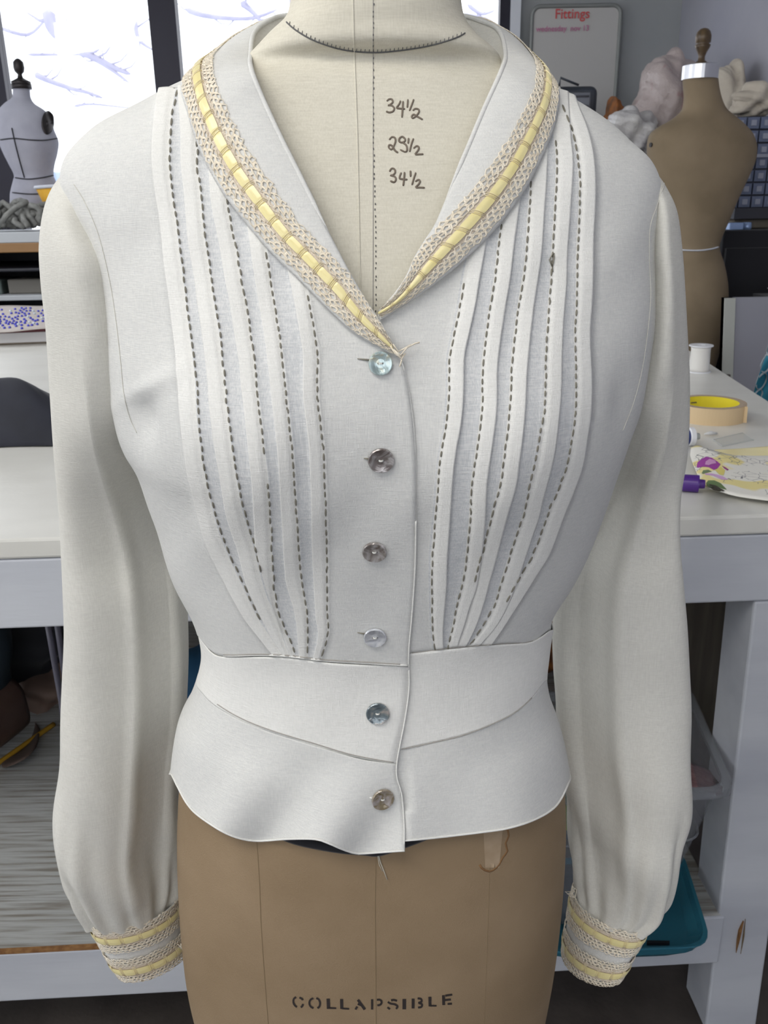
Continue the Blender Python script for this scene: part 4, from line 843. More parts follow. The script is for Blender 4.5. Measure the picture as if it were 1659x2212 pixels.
# printed floral cloth, folded
def flor():
    m = bpy.data.materials.new('floral print cotton'); m.use_nodes = True; nt = m.node_tree; b = nt.nodes['Principled BSDF']; b.inputs['Roughness'].default_value = .9; b.inputs['Specular IOR Level'].default_value = .15
    tc = nt.nodes.new('ShaderNodeTexCoord'); v = nt.nodes.new('ShaderNodeTexVoronoi'); v.feature = 'DISTANCE_TO_EDGE'; v.inputs['Scale'].default_value = 62; n = nt.nodes.new('ShaderNodeTexNoise'); n.inputs['Scale'].default_value = 11; mp = nt.nodes.new('ShaderNodeMapping'); mp.inputs['Location'].default_value = (3.3, 1.2, 0)
    nt.links.new(tc.outputs['Object'], v.inputs['Vector']); nt.links.new(tc.outputs['Object'], mp.inputs['Vector']); nt.links.new(mp.outputs[0], n.inputs['Vector'])
    a = nt.nodes.new('ShaderNodeMix'); a.data_type = 'RGBA'; a.inputs[6].default_value = (.80, .78, .72, 1); a.inputs[7].default_value = (.80, .70, .33, 1)
    r = nt.nodes.new('ShaderNodeValToRGB'); r.color_ramp.elements[0].position = .53; r.color_ramp.elements[1].position = .56; nt.links.new(n.outputs['Fac'], r.inputs[0]); nt.links.new(r.outputs[0], a.inputs[0])
    l = nt.nodes.new('ShaderNodeMath'); l.operation = 'LESS_THAN'; l.inputs[1].default_value = .022; nt.links.new(v.outputs[0], l.inputs[0])
    n2 = nt.nodes.new('ShaderNodeTexNoise'); n2.inputs['Scale'].default_value = 16; nt.links.new(tc.outputs['Object'], n2.inputs['Vector']); g2 = nt.nodes.new('ShaderNodeMath'); g2.operation = 'GREATER_THAN'; g2.inputs[1].default_value = .49; nt.links.new(n2.outputs['Fac'], g2.inputs[0]); mu = nt.nodes.new('ShaderNodeMath'); mu.operation = 'MULTIPLY'; nt.links.new(l.outputs[0], mu.inputs[0]); nt.links.new(g2.outputs[0], mu.inputs[1])
    c = nt.nodes.new('ShaderNodeMix'); c.data_type = 'RGBA'; c.inputs[7].default_value = (.22, .21, .22, 1); nt.links.new(a.outputs[2], c.inputs[6]); nt.links.new(mu.outputs[0], c.inputs[0]); nt.links.new(c.outputs[2], b.inputs['Base Color']); return m
M['floral'] = flor(); M['cloth_yellow'] = mat('yellow cotton', (.80, .70, .36), .9, col2=(.84, .76, .46), nscale=20)
def cloth_poly(front, back, n=40, hfun=None, th=.0015, z0=.002):
    fa = catmull(np.array(front, float), np.linspace(0, len(front)-1, n)); ba = catmull(np.array(back, float), np.linspace(0, len(back)-1, n)); g = []
    for i in range(n):
        row = []
        for j in range(14):
            f = j/13; x, y = fa[i]+(ba[i]-fa[i])*f; q = TP(x, y); h = z0+(hfun(i/(n-1), f) if hfun else 0); q = PZ(x, y, ZT+h); row.append(q)
        g.append(row)
    return np.array(g)
e = thing('floral_cloth', 'yellow and white floral printed cloth folded on the table edge', 'cloth', TP(1600, 1030))
g = cloth_poly([(1492,985),(1500,1010),(1520,1048),(1560,1064),(1600,1074),(1659,1082),(1740,1092)], [(1494,968),(1510,964),(1540,974),(1580,984),(1620,986),(1659,986),(1740,985)], hfun=lambda a, f: .006+.006*math.sin(a*5)*f+.004*f); o = MB().grid(g).build('upper_fold', M['floral'], e, True); solid(o, .0015); B_CL = bvh_of(*(lambda m_: (m_.v, m_.f))(MB().grid(g)))
g = cloth_poly([(1530,985),(1580,990),(1640,992),(1740,990)], [(1545,973),(1590,971),(1659,966),(1740,962)], hfun=lambda a, f: .003+.003*math.sin(a*9)*f); o = MB().grid(g).build('lower_fold', M['cloth_yellow'], e, True); solid(o, .0015)
def patch(name, poly, col, off=.0019, parent=e, bv=B_CL):
    cx, cy = np.mean(poly, axis=0); vs = [hit(bv, cx, cy, off)[0]]; k = np.linspace(0, len(poly), len(poly)*4, endpoint=False); pp = np.array(list(poly)+[poly[0]], float); q = [pp[int(a)]+(pp[int(a)+1]-pp[int(a)])*(a-int(a)) for a in k]
    vs += [hit(bv, cx+(x-cx)*.5, cy+(y-cy)*.5, off)[0] for x, y in q]; vs += [hit(bv, x, y, off)[0] for x, y in q]; n = len(q)
    f = [(0, 1+i, 1+(i+1)%n) for i in range(n)]+[(1+i, 1+n+i, 1+n+(i+1)%n, 1+(i+1)%n) for i in range(n)]
    return obj(name, vs, f, mat(name+' print', col, .9) if not isinstance(col, str) else M[col], parent, False)
z = lambda pts: [(1440+x*219/1659., 840+y*260/1970.) for x, y in pts]
patch('printed_petal', z([(495,1290),(510,1220),(580,1160),(650,1125),(740,1145),(820,1200),(880,1250),(830,1320),(770,1345),(690,1300),(600,1290),(510,1310)]), (.33, .05, .33))
patch('printed_petal', z([(640,1210),(700,1165),(790,1190),(810,1240),(740,1250),(690,1270),(630,1260)]), (.60, .30, .55), .0023)
patch('printed_petal', z([(900,1275),(960,1300),(1015,1340),(990,1355),(940,1320)]), (.30, .05, .22)); patch('printed_petal', z([(790,1350),(880,1290),(955,1350),(930,1430),(860,1420)]), (.70, .60, .18))
patch('printed_leaf', z([(575,1400),(600,1350),(680,1340),(740,1370),(680,1385),(600,1410)]), (.16, .22, .11)); patch('printed_petal', z([(620,1400),(730,1400),(830,1420),(920,1450),(1010,1505),(900,1505),(810,1460),(730,1425),(640,1425)]), (.60, .38, .62))
patch('printed_leaf', z([(645,1560),(680,1515),(780,1515),(880,1560),(950,1630),(985,1670),(900,1650),(800,1590),(720,1570),(700,1660),(660,1620)]), (.13, .20, .08)); patch('printed_leaf', z([(700,1580),(800,1600),(900,1660),(950,1690),(860,1725),(760,1700),(710,1660)]), (.05, .045, .03), .0022)
# ------------------------------------------------------------------ things on the table, left
M['navy'] = mat('black navy cloth', (.008, .009, .016), .8, col2=(.02, .022, .035), nscale=8, sheen=.08)
def heap(name, lab, cat, ctr, rx, ry, hh, mt, seed, n=60, fold=7, rz=0):
    r = np.random.RandomState(seed); g = []; ph = r.uniform(0, 6, 6)
    for i in range(n):
        row = []
        for j in range(n):
            u, v = -1+2*i/(n-1), -1+2*j/(n-1); d = math.sqrt(u*u+v*v)/math.sqrt(1+min(u*u, v*v)+1e-9) if False else max(abs(u), abs(v))
            a = math.atan2(v, u); rr = d*(1+.13*math.sin(3*a+ph[0])+.08*math.sin(5*a+ph[1])); x, y = math.cos(a)*rr*rx, math.sin(a)*rr*ry
            h = hh*(1-d**2.2)*(1+.35*math.sin(fold*u*.9+2*v+ph[2])+.25*math.sin(fold*v+3*u+ph[3])) + .12*hh*(1-d)*math.sin(fold*2*u+4*v+ph[4]) + .002
            c_, s_ = math.cos(rz), math.sin(rz); row.append((ctr[0]+x*c_-y*s_, ctr[1]+x*s_+y*c_, ctr[2]+max(h, .001)))
        g.append(row)
    o = MB().grid(g, True).build(name, mt, None, True); solid(o, .0012, 1); return tag(o, lab, cat)
pc = TP(40, 935); heap('black_cloth', 'crumpled black cloth lying on the table at left', 'cloth', (pc[0]-.03, pc[1]+.03, ZT), .34, .17, .075, M['navy'], 3, rz=-.05)
# sketchbook and beaded swatch
M['paper'] = mat('paper edges', (.66, .65, .66), .8); M['maroon'] = mat('maroon board', (.10, .012, .02), .6); M['swatch'] = mat('beige swatch cloth', (.50, .45, .42), .9, col2=(.56, .51, .47), nscale=60, bump=.0006, bscale=500); M['bead'] = mat('blue glass bead', (.015, .02, .50), .12, spec=.9, coat=.5); M['bead_w'] = mat('pale glass bead', (.6, .68, .75), .12, spec=.9)
e = thing('swatch_book', 'closed book with white pages and maroon cover under the beaded cloth', 'book', TP(0, 742))
q = [TP(-160, 752), TP(150, 740), TP(150, 700), TP(-160, 708)]; 
for nm, z0, z1, mt in (('back_cover', .001, .006, M['ink']), ('pages', .006, .040, M['paper']), ('front_cover', .040, .050, M['maroon'])):
    b = MB(); b.hexa([a+np.array([0,0,z0]) for a in q], [a+np.array([0,0,z1]) for a in q]); bevel(b.build(nm, mt, e), .002)
e = thing('beaded_swatch', 'beige cloth swatch sewn with blue beads lying on the book', 'fabric swatch', (TP(0, 742)[0], TP(0, 742)[1], ZT+.05))
zz = ZT+.052; q = [PZ(-150, 722, zz), PZ(140, 712, zz), P(140, 659, 3.6), P(-150, 670, 3.6)]
b = MB(); g = np.array([[q[0]+(q[1]-q[0])*u+((q[3]-q[0])*(1-u)+(q[2]-q[1])*u)*v+np.array([0,0,.004*math.sin(u*9+v*3)+.004]) for u in np.linspace(0,1,24)] for v in np.linspace(0,1,12)]); b.grid(g); o = b.build('cloth', M['swatch'], e, True); solid(o, .003); Bs = bvh_of(b.v, b.f)
r2 = np.random.RandomState(5); bm_ = MB(); bm_.lathe([(.0005, -.005), (.004, -.0035), (.0055, 0), (.004, .0035), (.0005, .005)], (0,0,0), seg=8, cap=False); bme = None
spots = []
for i in range(900):
    ci = r2.randint(5); x = r2.normal((0, 48, 85, 62, 20)[ci], 20); y = r2.normal((692, 674, 682, 698, 700)[ci], 7)
    if -6 < x < 124 and 667 < y < 712 and all(abs(x-a_)+1.4*abs(y-b2_) > 7.5 for a_, b2_ in spots): spots.append((x, y))
for i, (x, y) in enumerate(spots[:80]):
    pt = hit(Bs, x, y, .003)[0]
    if bme is None:
        o = obj('bead', bm_.v, bm_.f, M['bead'], None, True); bme = o.data; o.parent = e
    else: o = bpy.data.objects.new('bead', bme); COL.objects.link(o); o.parent = e
    o.location = Vector(pt)-e.location; o.scale = (1.0, 1.0, .9)
    if i % 9 == 0: o.material_slots[0].link = 'OBJECT'; o.material_slots[0].material = M['bead_w']
# ------------------------------------------------------------------ cabinet at the window with yarn, form and yellow bag
M['cab_dark'] = mat('dark cabinet', (.015, .016, .024), .5); M['cab_wood'] = mat('orange wood edge', (.30, .16, .06), .5, col2=(.36, .20, .08), nscale=12, nstretch=(.2, 1, 1)); M['cab_top'] = mat('pale cabinet top', (.50, .52, .54), .5)
CX0, CX1, CY0, CY1 = -3.4, -.95, 4.25, 5.0
e = thing('window_cabinet', 'low cabinet with pale top and dark open shelves under the left window', 'cabinet', ((CX0+CX1)/2, 4.6, 0)); cm = ((CX0+CX1)/2, (CY0+CY1)/2); W_, D_ = CX1-CX0, CY1-CY0
for nm, z0, z1, mt in (('top', 1.296, 1.345, M['cab_top']), ('top_edge', 1.252, 1.296, M['cab_wood']), ('shelf_board', 1.03, 1.055, M['cab_top']), ('shelf_board', 1.165, 1.18, M['cab_dark']), ('shelf_board', .60, .63, M['cab_dark']), ('plinth', 0, .08, M['cab_dark'])):
    b = MB(); b.box((cm[0], cm[1], (z0+z1)/2), (W_, D_, z1-z0)); bevel(b.build(nm, mt, e), .004)
b = MB(); b.box((cm[0], CY1-.01, .66), (W_, .02, 1.18)); b.build('back_board', M['cab_dark'], e)
for x in (CX0+.012, cm[0], CX1-.012): b = MB(); b.box((x, cm[1], .666), (.024, D_-.03, 1.17)); b.build('side_panel', M['cab_dark'], e)
bx_cols = [(.10,.13,.12),(.16,.15,.13),(.07,.08,.12)]
for i, x in enumerate((-1.95, -1.72, -1.5)):
    b = MB(); b.box((x, 4.45, 1.055+.035), (.2, .25, .07)); o = b.build('storage_tin', mat('dull tin %d' % i, bx_cols[i], .5), None); bevel(o, .008); tag(o, ('dull green tin', 'grey brown tin', 'dark blue tin')[i]+' on the dark shelf of the window cabinet', 'tin')
# yarn pile
M['yarn'] = mat('grey yarn', (.19, .19, .18), .9, col2=(.30, .30, .28), nscale=40, bump=.002, bscale=300); M['rag'] = mat('white under cloth', (.62, .64, .70), .9)
b = MB(); ry = np.random.RandomState(11)
for i in range(46):
    cx, cy = ry.uniform(-2.15, -1.62), ry.uniform(4.33, 4.45); a = ry.uniform(0, 6.28); L = ry.uniform(.10, .26); h0 = ry.uniform(.02, .13)*(1-abs(cx+1.75)*.9); pts = []
    for k in range(9):
        f = k/8-.5; pts.append((cx+math.cos(a)*L*f+.03*math.sin(f*7+i), cy+math.sin(a)*L*f*.4+.02*math.cos(f*6+i), 1.362+max(0, h0*(1-(f*1.9)**2))+.0))
    b.tube(pts, .014, 7)
o = b.build('grey_yarn_pile', M['yarn'], None, True); o['kind'] = 'stuff'; tag(o, 'tangled pile of grey yarn on the cabinet by the window', 'yarn')
# yellow bag
M['yellow'] = mat('yellow cloth', (.72, .36, .02), .7, col2=(.80, .45, .05), nscale=20)
e = thing('yellow_bag', 'yellow bag with white rim on the cabinet beside the small form', 'bag', P(112, 470, 4.5)*np.array([1,1,0])+np.array([0,0,1.345])); q = P(118, 430, 4.5)
b = MB(); prof = [(-.05, .03), (-.03, .09), (.01, .13)]; LS = Loft([(np.array([q[0]-.03, 4.5, 1.35]), np.array([q[0]+.15, 4.5, 1.35]), .05, .05), (np.array([q[0]-.05, 4.5, 1.45]), np.array([q[0]+.17, 4.5, 1.45]), .06, .06), (np.array([q[0]-.085, 4.5, 1.545]), np.array([q[0]+.19, 4.5, 1.555]), .07, .07)], 2)
v, f = loft_mesh(LS, 12, 32, captop=True, capbot=True); fixn(obj('bag_body', v, f, M['yellow'], e, True)); b = MB(); b.tube([LS(2, t) for t in np.linspace(0, 6.28, 32)], .009, 6, closed=True, cap=False); b.build('rim', M['rag'], e, True)
# ------------------------------------------------------------------ the two other dress forms
def mini_form(name, lab, rows, Y, bf, bb, mt, loc, neckmt, ex=2.2):
    e = thing(name, lab, 'dress form', loc); R = []
    for i, (py, xl, xr, k) in enumerate(rows): R.append((P(xl, py, Y), P(xr, py, Y), bf*k, bb*k))
    lf = Loft(R, ex); v, f = loft_mesh(lf, 110, 72, captop=True, capbot=True); o = fixn(obj('torso', v, f, mt, e, True)); return e, lf, bvh_of(v, f)
M['grey_form'] = mat('grey form cloth', (.34, .34, .40), .85, col2=(.40, .40, .46), nscale=10, bump=.0003, bscale=500); M['tape_black'] = mat('black twill tape', (.02, .02, .025), .8); M['finial_wood'] = mat('turned wood', (.12, .075, .035), .35, col2=(.07, .045, .025), nscale=60, nstretch=(1, 1, .2)); M['iron'] = mat('dark iron', (.04, .035, .035), .45, metal=.7); M['steel'] = mat('polished steel', (.62, .62, .64), .22, metal=1.0)
YL = 4.70
e, lf, Bl = mini_form('grey_dress_form', 'grey dress form marked with black tape, on the cabinet against the window', [(184,29,63,.35),(200,29,64,.38),(212,27,66,.42),(224,12,74,.6),(238,0,95,.8),(256,-6,109,.95),(280,-4,115,1.05),(305,0,124,1.15),(330,10,122,1.1),(355,22,116,.95),(378,33,114,.85),(392,31,119,.92),(415,26,126,1.05),(435,25,128,1.1),(470,24,128,1.1)], YL, .10, .09, M['grey_form'], (P(62, 470, YL)[0], YL, 1.345), None)
def onL(x, y, off, bv): return hit(bv, x, y, off, YL)[0]
for pts in ([(2,302),(30,299),(62,302),(95,303),(123,299)], [(26,277),(32,305),(42,345),(53,384)], [(34,384),(60,387),(90,384),(114,379)], [(28,416),(60,419),(95,418),(124,414)]):
    a = catmull(np.array(pts, float), np.linspace(0, len(pts)-1, 24)); b = MB(); b.tube([onL(x, y, .001, Bl) for x, y in a], .006, 6, flat=.5); b.build('marking_tape', M['tape_black'], e, True)
for nm, cx in (('arm_plate', 102),):
    b = MB(); g = []
    for r_ in (0, .35, .7, 1.0): g.append([onL(cx+12.5*r_*math.cos(t), 266+25*r_*math.sin(t), .006, Bl) for t in np.linspace(0, 2*math.pi, 25)])
    b.grid(g); o = b.build(nm, M['iron'], e, True); solid(o, .006)
c = P(46, 183, YL); b = MB(); b.lathe([(.046, -.004), (.046, .014), (.04, .016), (.014, .030), (.010, .045), (.022, .058), (.026, .075), (.024, .10), (.012, .112), (.004, .116)], c, seg=24); b.lathe([(.048, -.02), (.048, .002)], c, seg=24); b.build('neck_cap_and_knob', M['iron'], e, True)
YRF = 3.35
e, lf, Br = mini_form('tan_dress_form', 'tan dress form seen from behind with steel neck cap at right', [(165,1475,1549,.42),(190,1477,1552,.44),(215,1478,1558,.46),(236,1474,1568,.5),(250,1462,1584,.58),(262,1445,1598,.7),(276,1420,1612,.82),(292,1404,1624,.92),(318,1399,1631,1.0),(350,1402,1627,1.03),(390,1412,1609,1.05),(430,1424,1590,1.0),(475,1436,1571,.92),(515,1444,1554,.84),(536,1447,1550,.83),(573,1440,1561,.9),(617,1430,1568,1.0),(660,1426,1567,1.06),(700,1428,1560,1.08),(750,1436,1550,1.05),(800,1445,1535,1.0)], YRF, .115, .105, M['form_dark'], (P(1500, 780, YRF)[0], YRF, 0), None)
c = P(1512, 160, YRF); b = MB(); b.lathe([(.062, -.018), (.062, .026), (.058, .029), (.02, .032)], c, seg=36); b.build('neck_cap', M['steel'], e, False)
b = MB(); b.lathe([(.022, .030), (.022, .036), (.012, .042), (.011, .055), (.016, .068), (.024, .082), (.027, .090), (.020, .094), (.026, .098), (.027, .118), (.022, .132), (.014, .14), (.005, .143)], c, seg=24); b.build('finial', M['finial_wood'], e, True)
b = MB(); a = catmull(np.array([(1447,537),(1475,540),(1510,541),(1535,538),(1550,534)], float), np.linspace(0, 4, 24)); b.tube([hit(Br, x, y, .001, YRF)[0] for x, y in a], .006, 6, flat=.5); b.build('waist_strip', M['rag'], e, True)
q, n = hit(Br, 1407, 313, .001, YRF); b = MB(); b.lathe([(.008, 0), (.008, .003)], q, n, 12); b.build('arm_socket', M['iron'], e)
b = MB(); b.tube([(float(P(1500, 780, YRF)[0]), YRF, float(P(1500, 790, YRF)[2])), (float(P(1500, 780, YRF)[0]), YRF, .05)], .02, 12); b.build('pole', M['iron'], e, True); b = MB(); b.lathe([(.15, 0), (.15, .02), (.05, .05)], (float(P(1500, 780, YRF)[0]), YRF, 0), seg=32); b.build('base', M['iron'], e)
# ------------------------------------------------------------------ whiteboard
M['board_white'] = mat('whiteboard enamel', (.56, .545, .52), .3); M['board_frame'] = mat('grey board frame', (.27, .28, .27), .5, metal=.2); M['red'] = mat('red marker', (.65, .10, .10), .7); M['pink'] = mat('pink marker', (.55, .22, .36), .7)
YW = 5.34; q0, q1 = P(1150, 14, YW), P(1314, 262, YW); x0, x1, z1, z0 = q0[0], q1[0]+.03, q0[2], 1.55
e = thing('whiteboard', 'whiteboard with grey frame and red writing on the back wall', 'whiteboard', ((x0+x1)/2, YW, z0)); rc = .045
def rr(x0, x1, z0, z1, r, y): return [(cx+r*math.cos(t), y, cz+r*math.sin(t)) for cx, cz, a0 in ((x1-r, z1-r, 0), (x0+r, z1-r, math.pi/2), (x0+r, z0+r, math.pi), (x1-r, z0+r, 1.5*math.pi)) for t in np.linspace(a0, a0+math.pi/2, 7)]
o = rr(x0, x1, z0, z1, rc, YW); b = MB(); b.add(o+[(a, YW+.02, c_) for a, _, c_ in o], [tuple(range(len(o)))[::-1], tuple(range(len(o), 2*len(o)))]+[(i, (i+1)%len(o), len(o)+(i+1)%len(o), len(o)+i) for i in range(len(o))]); fixn(b.build('panel', M['board_white'], e)); b = MB(); b.tube(o, .011, 8, closed=True, cap=False); b.build('frame', M['board_frame'], e, True)
def wtext(txt, px, py, hpx, mt, name, slant=.0):
    cu = bpy.data.curves.new(name, 'FONT'); cu.body = txt; s = hpx*YW/F_PX*1.45; cu.size = s; cu.extrude = .0005; cu.offset = .0006
    t = bpy.data.objects.new(name, cu); COL.objects.link(t); dg = bpy.context.evaluated_depsgraph_get(); dg.update(); me = bpy.data.meshes.new_from_object(t.evaluated_get(dg)); bpy.data.objects.remove(t)
    p = P(px, py, YW-.006); o = bpy.data.objects.new(name, me); COL.objects.link(o); me.materials.append(M[mt]); o.parent = e
    o.location = Vector(p)-e.location; o.rotation_euler = (math.pi/2, 0, 0); o.scale = (1, 1, 1); return o
wtext('Fittings', 1198, 40, 16, 'red', 'red_writing'); o = wtext('wednesday  nov 13', 1158, 68, 9, 'pink', 'pink_writing')
# ------------------------------------------------------------------ back right corner: shelving, case, bags, drawers
M['shelf_dark'] = mat('dark steel shelving', (.05, .05, .06), .5, metal=.3); M['case'] = mat('grey metal case', (.19, .20, .23), .35, metal=.6, col2=(.25, .26, .29), nscale=12, nstretch=(.2, 1, 1)); M['case_edge'] = mat('dark case edge', (.08, .09, .11), .4, metal=.5)
zsh = float(P(1330, 345, 4.5)[2]); sx0, sx1 = .62, 1.66
e = thing('shelving_rack', 'dark steel shelving rack in the far right corner under the bags', 'shelf rack', ((sx0+sx1)/2, 4.75, 0))
for z_ in (.3, .75, 1.2, zsh): b = MB(); b.box(((sx0+sx1)/2, 4.75, z_-.015), (sx1-sx0, .9, .03)); b.build('rack_shelf', M['shelf_dark'], e)
for x in (sx0+.02, sx1-.02):
    for y in (4.32, 5.18): b = MB(); b.box((x, y, (zsh-.03)/2), (.03, .03, zsh-.03)); b.build('post', M['shelf_dark'], e)
ys = 4.75; q0, q1 = P(1170, 186, ys), P(1287, 300, ys); e = thing('metal_case', 'grey ribbed metal case with wire handle below the whiteboard', 'case', ((q0[0]+q1[0])/2, ys, zsh))
b = MB(); b.box(((q0[0]+q1[0])/2, ys+.09, (zsh+q0[2])/2), (q1[0]-q0[0], .18, q0[2]-zsh)); bevel(b.build('shell', M['case_edge'], e), .035, 4)
b = MB(); b.box(((q0[0]+q1[0])/2-.005, ys-.002, (zsh+q0[2])/2-.005), (q1[0]-q0[0]-.07, .012, q0[2]-zsh-.05)); bevel(b.build('lid', M['case'], e), .006)
for k in range(3): b = MB(); zz_ = q0[2]-.05-k*.045; b.tube([(q0[0]+.05, ys-.01, zz_), (q1[0]-.05, ys-.01, zz_)], .006, 6); b.build('rib', M['case'], e, True)
b = MB(); b.tube([P(1208, 186, ys), P(1211, 168, ys), P(1250, 184, ys)], .006, 6); b.build('handle', M['case_edge'], e, True)
def bag(name, lab, cat, px0, px1, pyt, pyb, Y, depth, mt, seed, lump=.18, n=56):
    r = np.random.RandomState(seed); ph = r.uniform(0, 6.28, 12); cx, cz = (px0+px1)/2, (pyt+pyb)/2; C0 = P(cx, cz, Y); a = abs(P(px1, cz, Y)[0]-P(px0, cz, Y)[0])/2; h = abs(P(cx, pyt, Y)[2]-P(cx, pyb, Y)[2])/2; v = []; f = []
    for i in range(n+1):
        for j in range(n):
            t, q = math.pi*i/n, 2*math.pi*j/n; d = np.array([math.sin(t)*math.cos(q), math.sin(t)*math.sin(q), math.cos(t)])
            k = 1+lump*(.5*math.sin(3*d[0]*2+ph[0])*math.sin(3*d[2]+ph[1])+.35*math.sin(7*d[2]+4*d[0]+ph[2])+.25*math.sin(11*d[0]-5*d[2]+3*d[1]+ph[3])+.16*abs(math.sin(15*d[2]+9*d[0]+ph[4])))
            v.append((C0[0]+d[0]*a*k, C0[1]+d[1]*depth*k, max(C0[2]+d[2]*h*k, C0[2]-h)))
    for i in range(n):
        for j in range(n): f.append((i*n+j, (i+1)*n+j, (i+1)*n+(j+1)%n, i*n+(j+1)%n))
    return tag(fixn(obj(name, v, f, mt, None, True)), lab, cat)
M['bag_white'] = mat('white plastic bag', (.52, .50, .50), .35, col2=(.60, .58, .56), nscale=14, bump=.02, bscale=14); M['bag_pink'] = mat('plastic bag with faded red print', (.50, .42, .40), .4, col2=(.36, .16, .16), nscale=8, ramp=(.58, .68), bump=.02, bscale=12); M['cream'] = mat('cream cloth', (.52, .46, .38), .9, col2=(.60, .54, .45), nscale=9, bump=.01, bscale=20); M['orange'] = mat('burnt orange cloth', (.32, .11, .025), .8, col2=(.12, .05, .02), nscale=20)
bag('orange_cloth', 'burnt orange cloth bundle beside the grey metal case', 'cloth', 1300, 1350, 212, 345, 4.62, .10, M['orange'], 2)
bag('white_bag', 'white plastic bag with red print heaped highest on the rack', 'bag', 1370, 1500, 118, 345, 4.55, .16, M['bag_pink'], 4)
bag('white_bag', 'crumpled white plastic bag at the left end of the heap', 'bag', 1300, 1420, 235, 345, 4.32, .13, M['bag_white'], 6, .3)
bag('cream_bundle', 'cream cloth bundle behind the neck of the tan form', 'cloth bundle', 1528, 1605, 138, 345, 4.25, .13, M['cream'], 8)
bag('cream_bundle', 'cream cloth bundle on top of the drawer organizer', 'cloth bundle', 1585, 1690, 178, 252, 3.73, .08, M['cream'], 9, .3)
M['drawer'] = mat('blue grey plastic drawer', (.14, .17, .26), .3, col2=(.17, .20, .30), nscale=6); M['knob'] = mat('pale label', (.34, .36, .44), .5); M['drawer_frame'] = mat('dark drawer frame', (.05, .055, .08), .4)
yd = 3.62; q0, q1 = P(1585, 252, yd), P(1700, 448, yd); dx0, dx1, dz1, dz0 = q0[0], min(q1[0], 1.68), q0[2], q1[2]
e = thing('drawer_organizer', 'blue grey plastic organizer of small drawers behind the tan form', 'drawer unit', ((dx0+dx1)/2, yd+.1, dz0)); b = MB(); b.box(((dx0+dx1)/2, yd+.11, (dz0+dz1)/2), (dx1-dx0, .20, dz1-dz0)); b.build('body', M['drawer_frame'], e)
nr, ncx = 7, 5; hh_ = (dz1-dz0)/nr; ww_ = (dx1-dx0)/ncx
for i in range(nr):
    for j in range(ncx):
        c = (dx0+ww_*(j+.5), yd, dz0+hh_*(i+.5)); b = MB(); b.box(c, (ww_*.88, .02, hh_*.84)); d_ = b.build('drawer', M['drawer'], e); b = MB(); b.box((c[0], c[1]-.013, c[2]), (ww_*.38, .008, hh_*.42)); b.build('drawer_label', M['knob'], d_)
b = MB(); b.box(((dx0+dx1)/2, yd-.01, dz0+hh_*4.02), (dx1-dx0, .03, .012)); b.build('ledge', M['knob'], e)
zb = float(P(1620, 497, 3.5)[2]); bx0 = float(P(1553, 600, 3.5)[0])
e = thing('black_cabinet', 'black cabinet standing behind the tan dress form', 'cabinet', ((bx0+XR)/2, 3.75, 0)); b = MB(); b.box(((bx0+XR-.01)/2, 3.8, zb/2), (XR-.01-bx0, .6, zb)); bevel(b.build('body', M['black'], e), .006); b = MB(); b.box(((bx0+XR-.01)/2, 3.49, zb*.5), (XR-.03-bx0, .02, zb*.9)); b.build('door', M['black'], e)
M['foil'] = mat('blue white foil', (.35, .48, .75), .2, metal=.4); b = MB(); q = P(1594, 486, 3.52); b.box((q[0], 3.56, zb+.014), (.055, .06, .028)); o = b.build('small_box', M['foil'], None); bevel(o, .003); tag(o, 'small shiny pale blue box on the black cabinet', 'box')
b = MB(); q = P(1623, 486, 3.52); b.lathe([(.016, 0), (.018, .01), (.016, .028)], (q[0], 3.56, zb), seg=14); tag(b.build('small_jar', M['foil'], None, True), 'small shiny jar beside the pale blue box', 'jar')
M['brownc'] = mat('brown folded cloth', (.14, .08, .05), .9, col2=(.20, .12, .08), nscale=12); M['beigec'] = mat('dark beige folded cloth', (.17, .15, .12), .9, col2=(.24, .21, .17), nscale=12)
b = MB(); b.box(((bx0+XR)/2+.02, 3.85, zb+(dz0-zb)/2-.02), (XR-bx0-.12, .46, dz0-zb-.044)); o = b.build('folded_cloth', M['beigec'], None); bevel(o, .012, 3); tag(o, 'stack of dull beige folded cloth under the drawer organizer', 'cloth')
b = MB(); b.box(((bx0+XR)/2+.02, 3.82, dz0-.02), (XR-bx0-.08, .5, .04)); o = b.build('wood_board', M['shelf_dark'], None); tag(o, 'dark board between folded cloth and drawer organizer', 'board')
# leaning panel, papers, turquoise cloth
M['foam'] = mat('grey white panel', (.30, .30, .34), .6); M['panel_edge'] = mat('pale panel edge', (.45, .46, .42), .6)
yp = 2.75; a0, a1, a2, a3 = P(1596, 652, yp), P(1760, 645, yp), P(1730, 860, yp), P(1572, 850, yp); a2[2] = a3[2]; bot = [a3*1, a2*1]
for q in bot: q[2] = .05
k = (a0[2]-.05)/(a0[2]-a3[2]); lx = a0[0]+(a3[0]-a0[0])*1.0; 
e = thing('leaning_panel', 'pale grey flat panel leaning beside the table at the right edge', 'panel', (a3[0]+.1, yp, 0)); t0_, t1_ = np.array([a0[0], yp+.12, a0[2]]), np.array([1.62, yp+.12, a0[2]]); b0_, b1_ = np.array([a0[0]+.0, yp-.12, .0]), np.array([1.62, yp-.12, .0]); dy = np.array([0, .025, 0])
b = MB(); b.hexa([b0_, b1_, b1_+dy, b0_+dy], [t0_, t1_, t1_+dy, t0_+dy]); b.build('sheet', M['foam'], e); b = MB(); dx_ = np.array([.035, 0, 0]); f_ = np.array([0, -.006, 0]); b.hexa([b0_+f_, b0_+dx_+f_, b0_+dx_+dy, b0_+dy], [t0_+f_, t0_+dx_+f_, t0_+dx_+dy, t0_+dy]); b.build('edge_strip', M['panel_edge'], e)
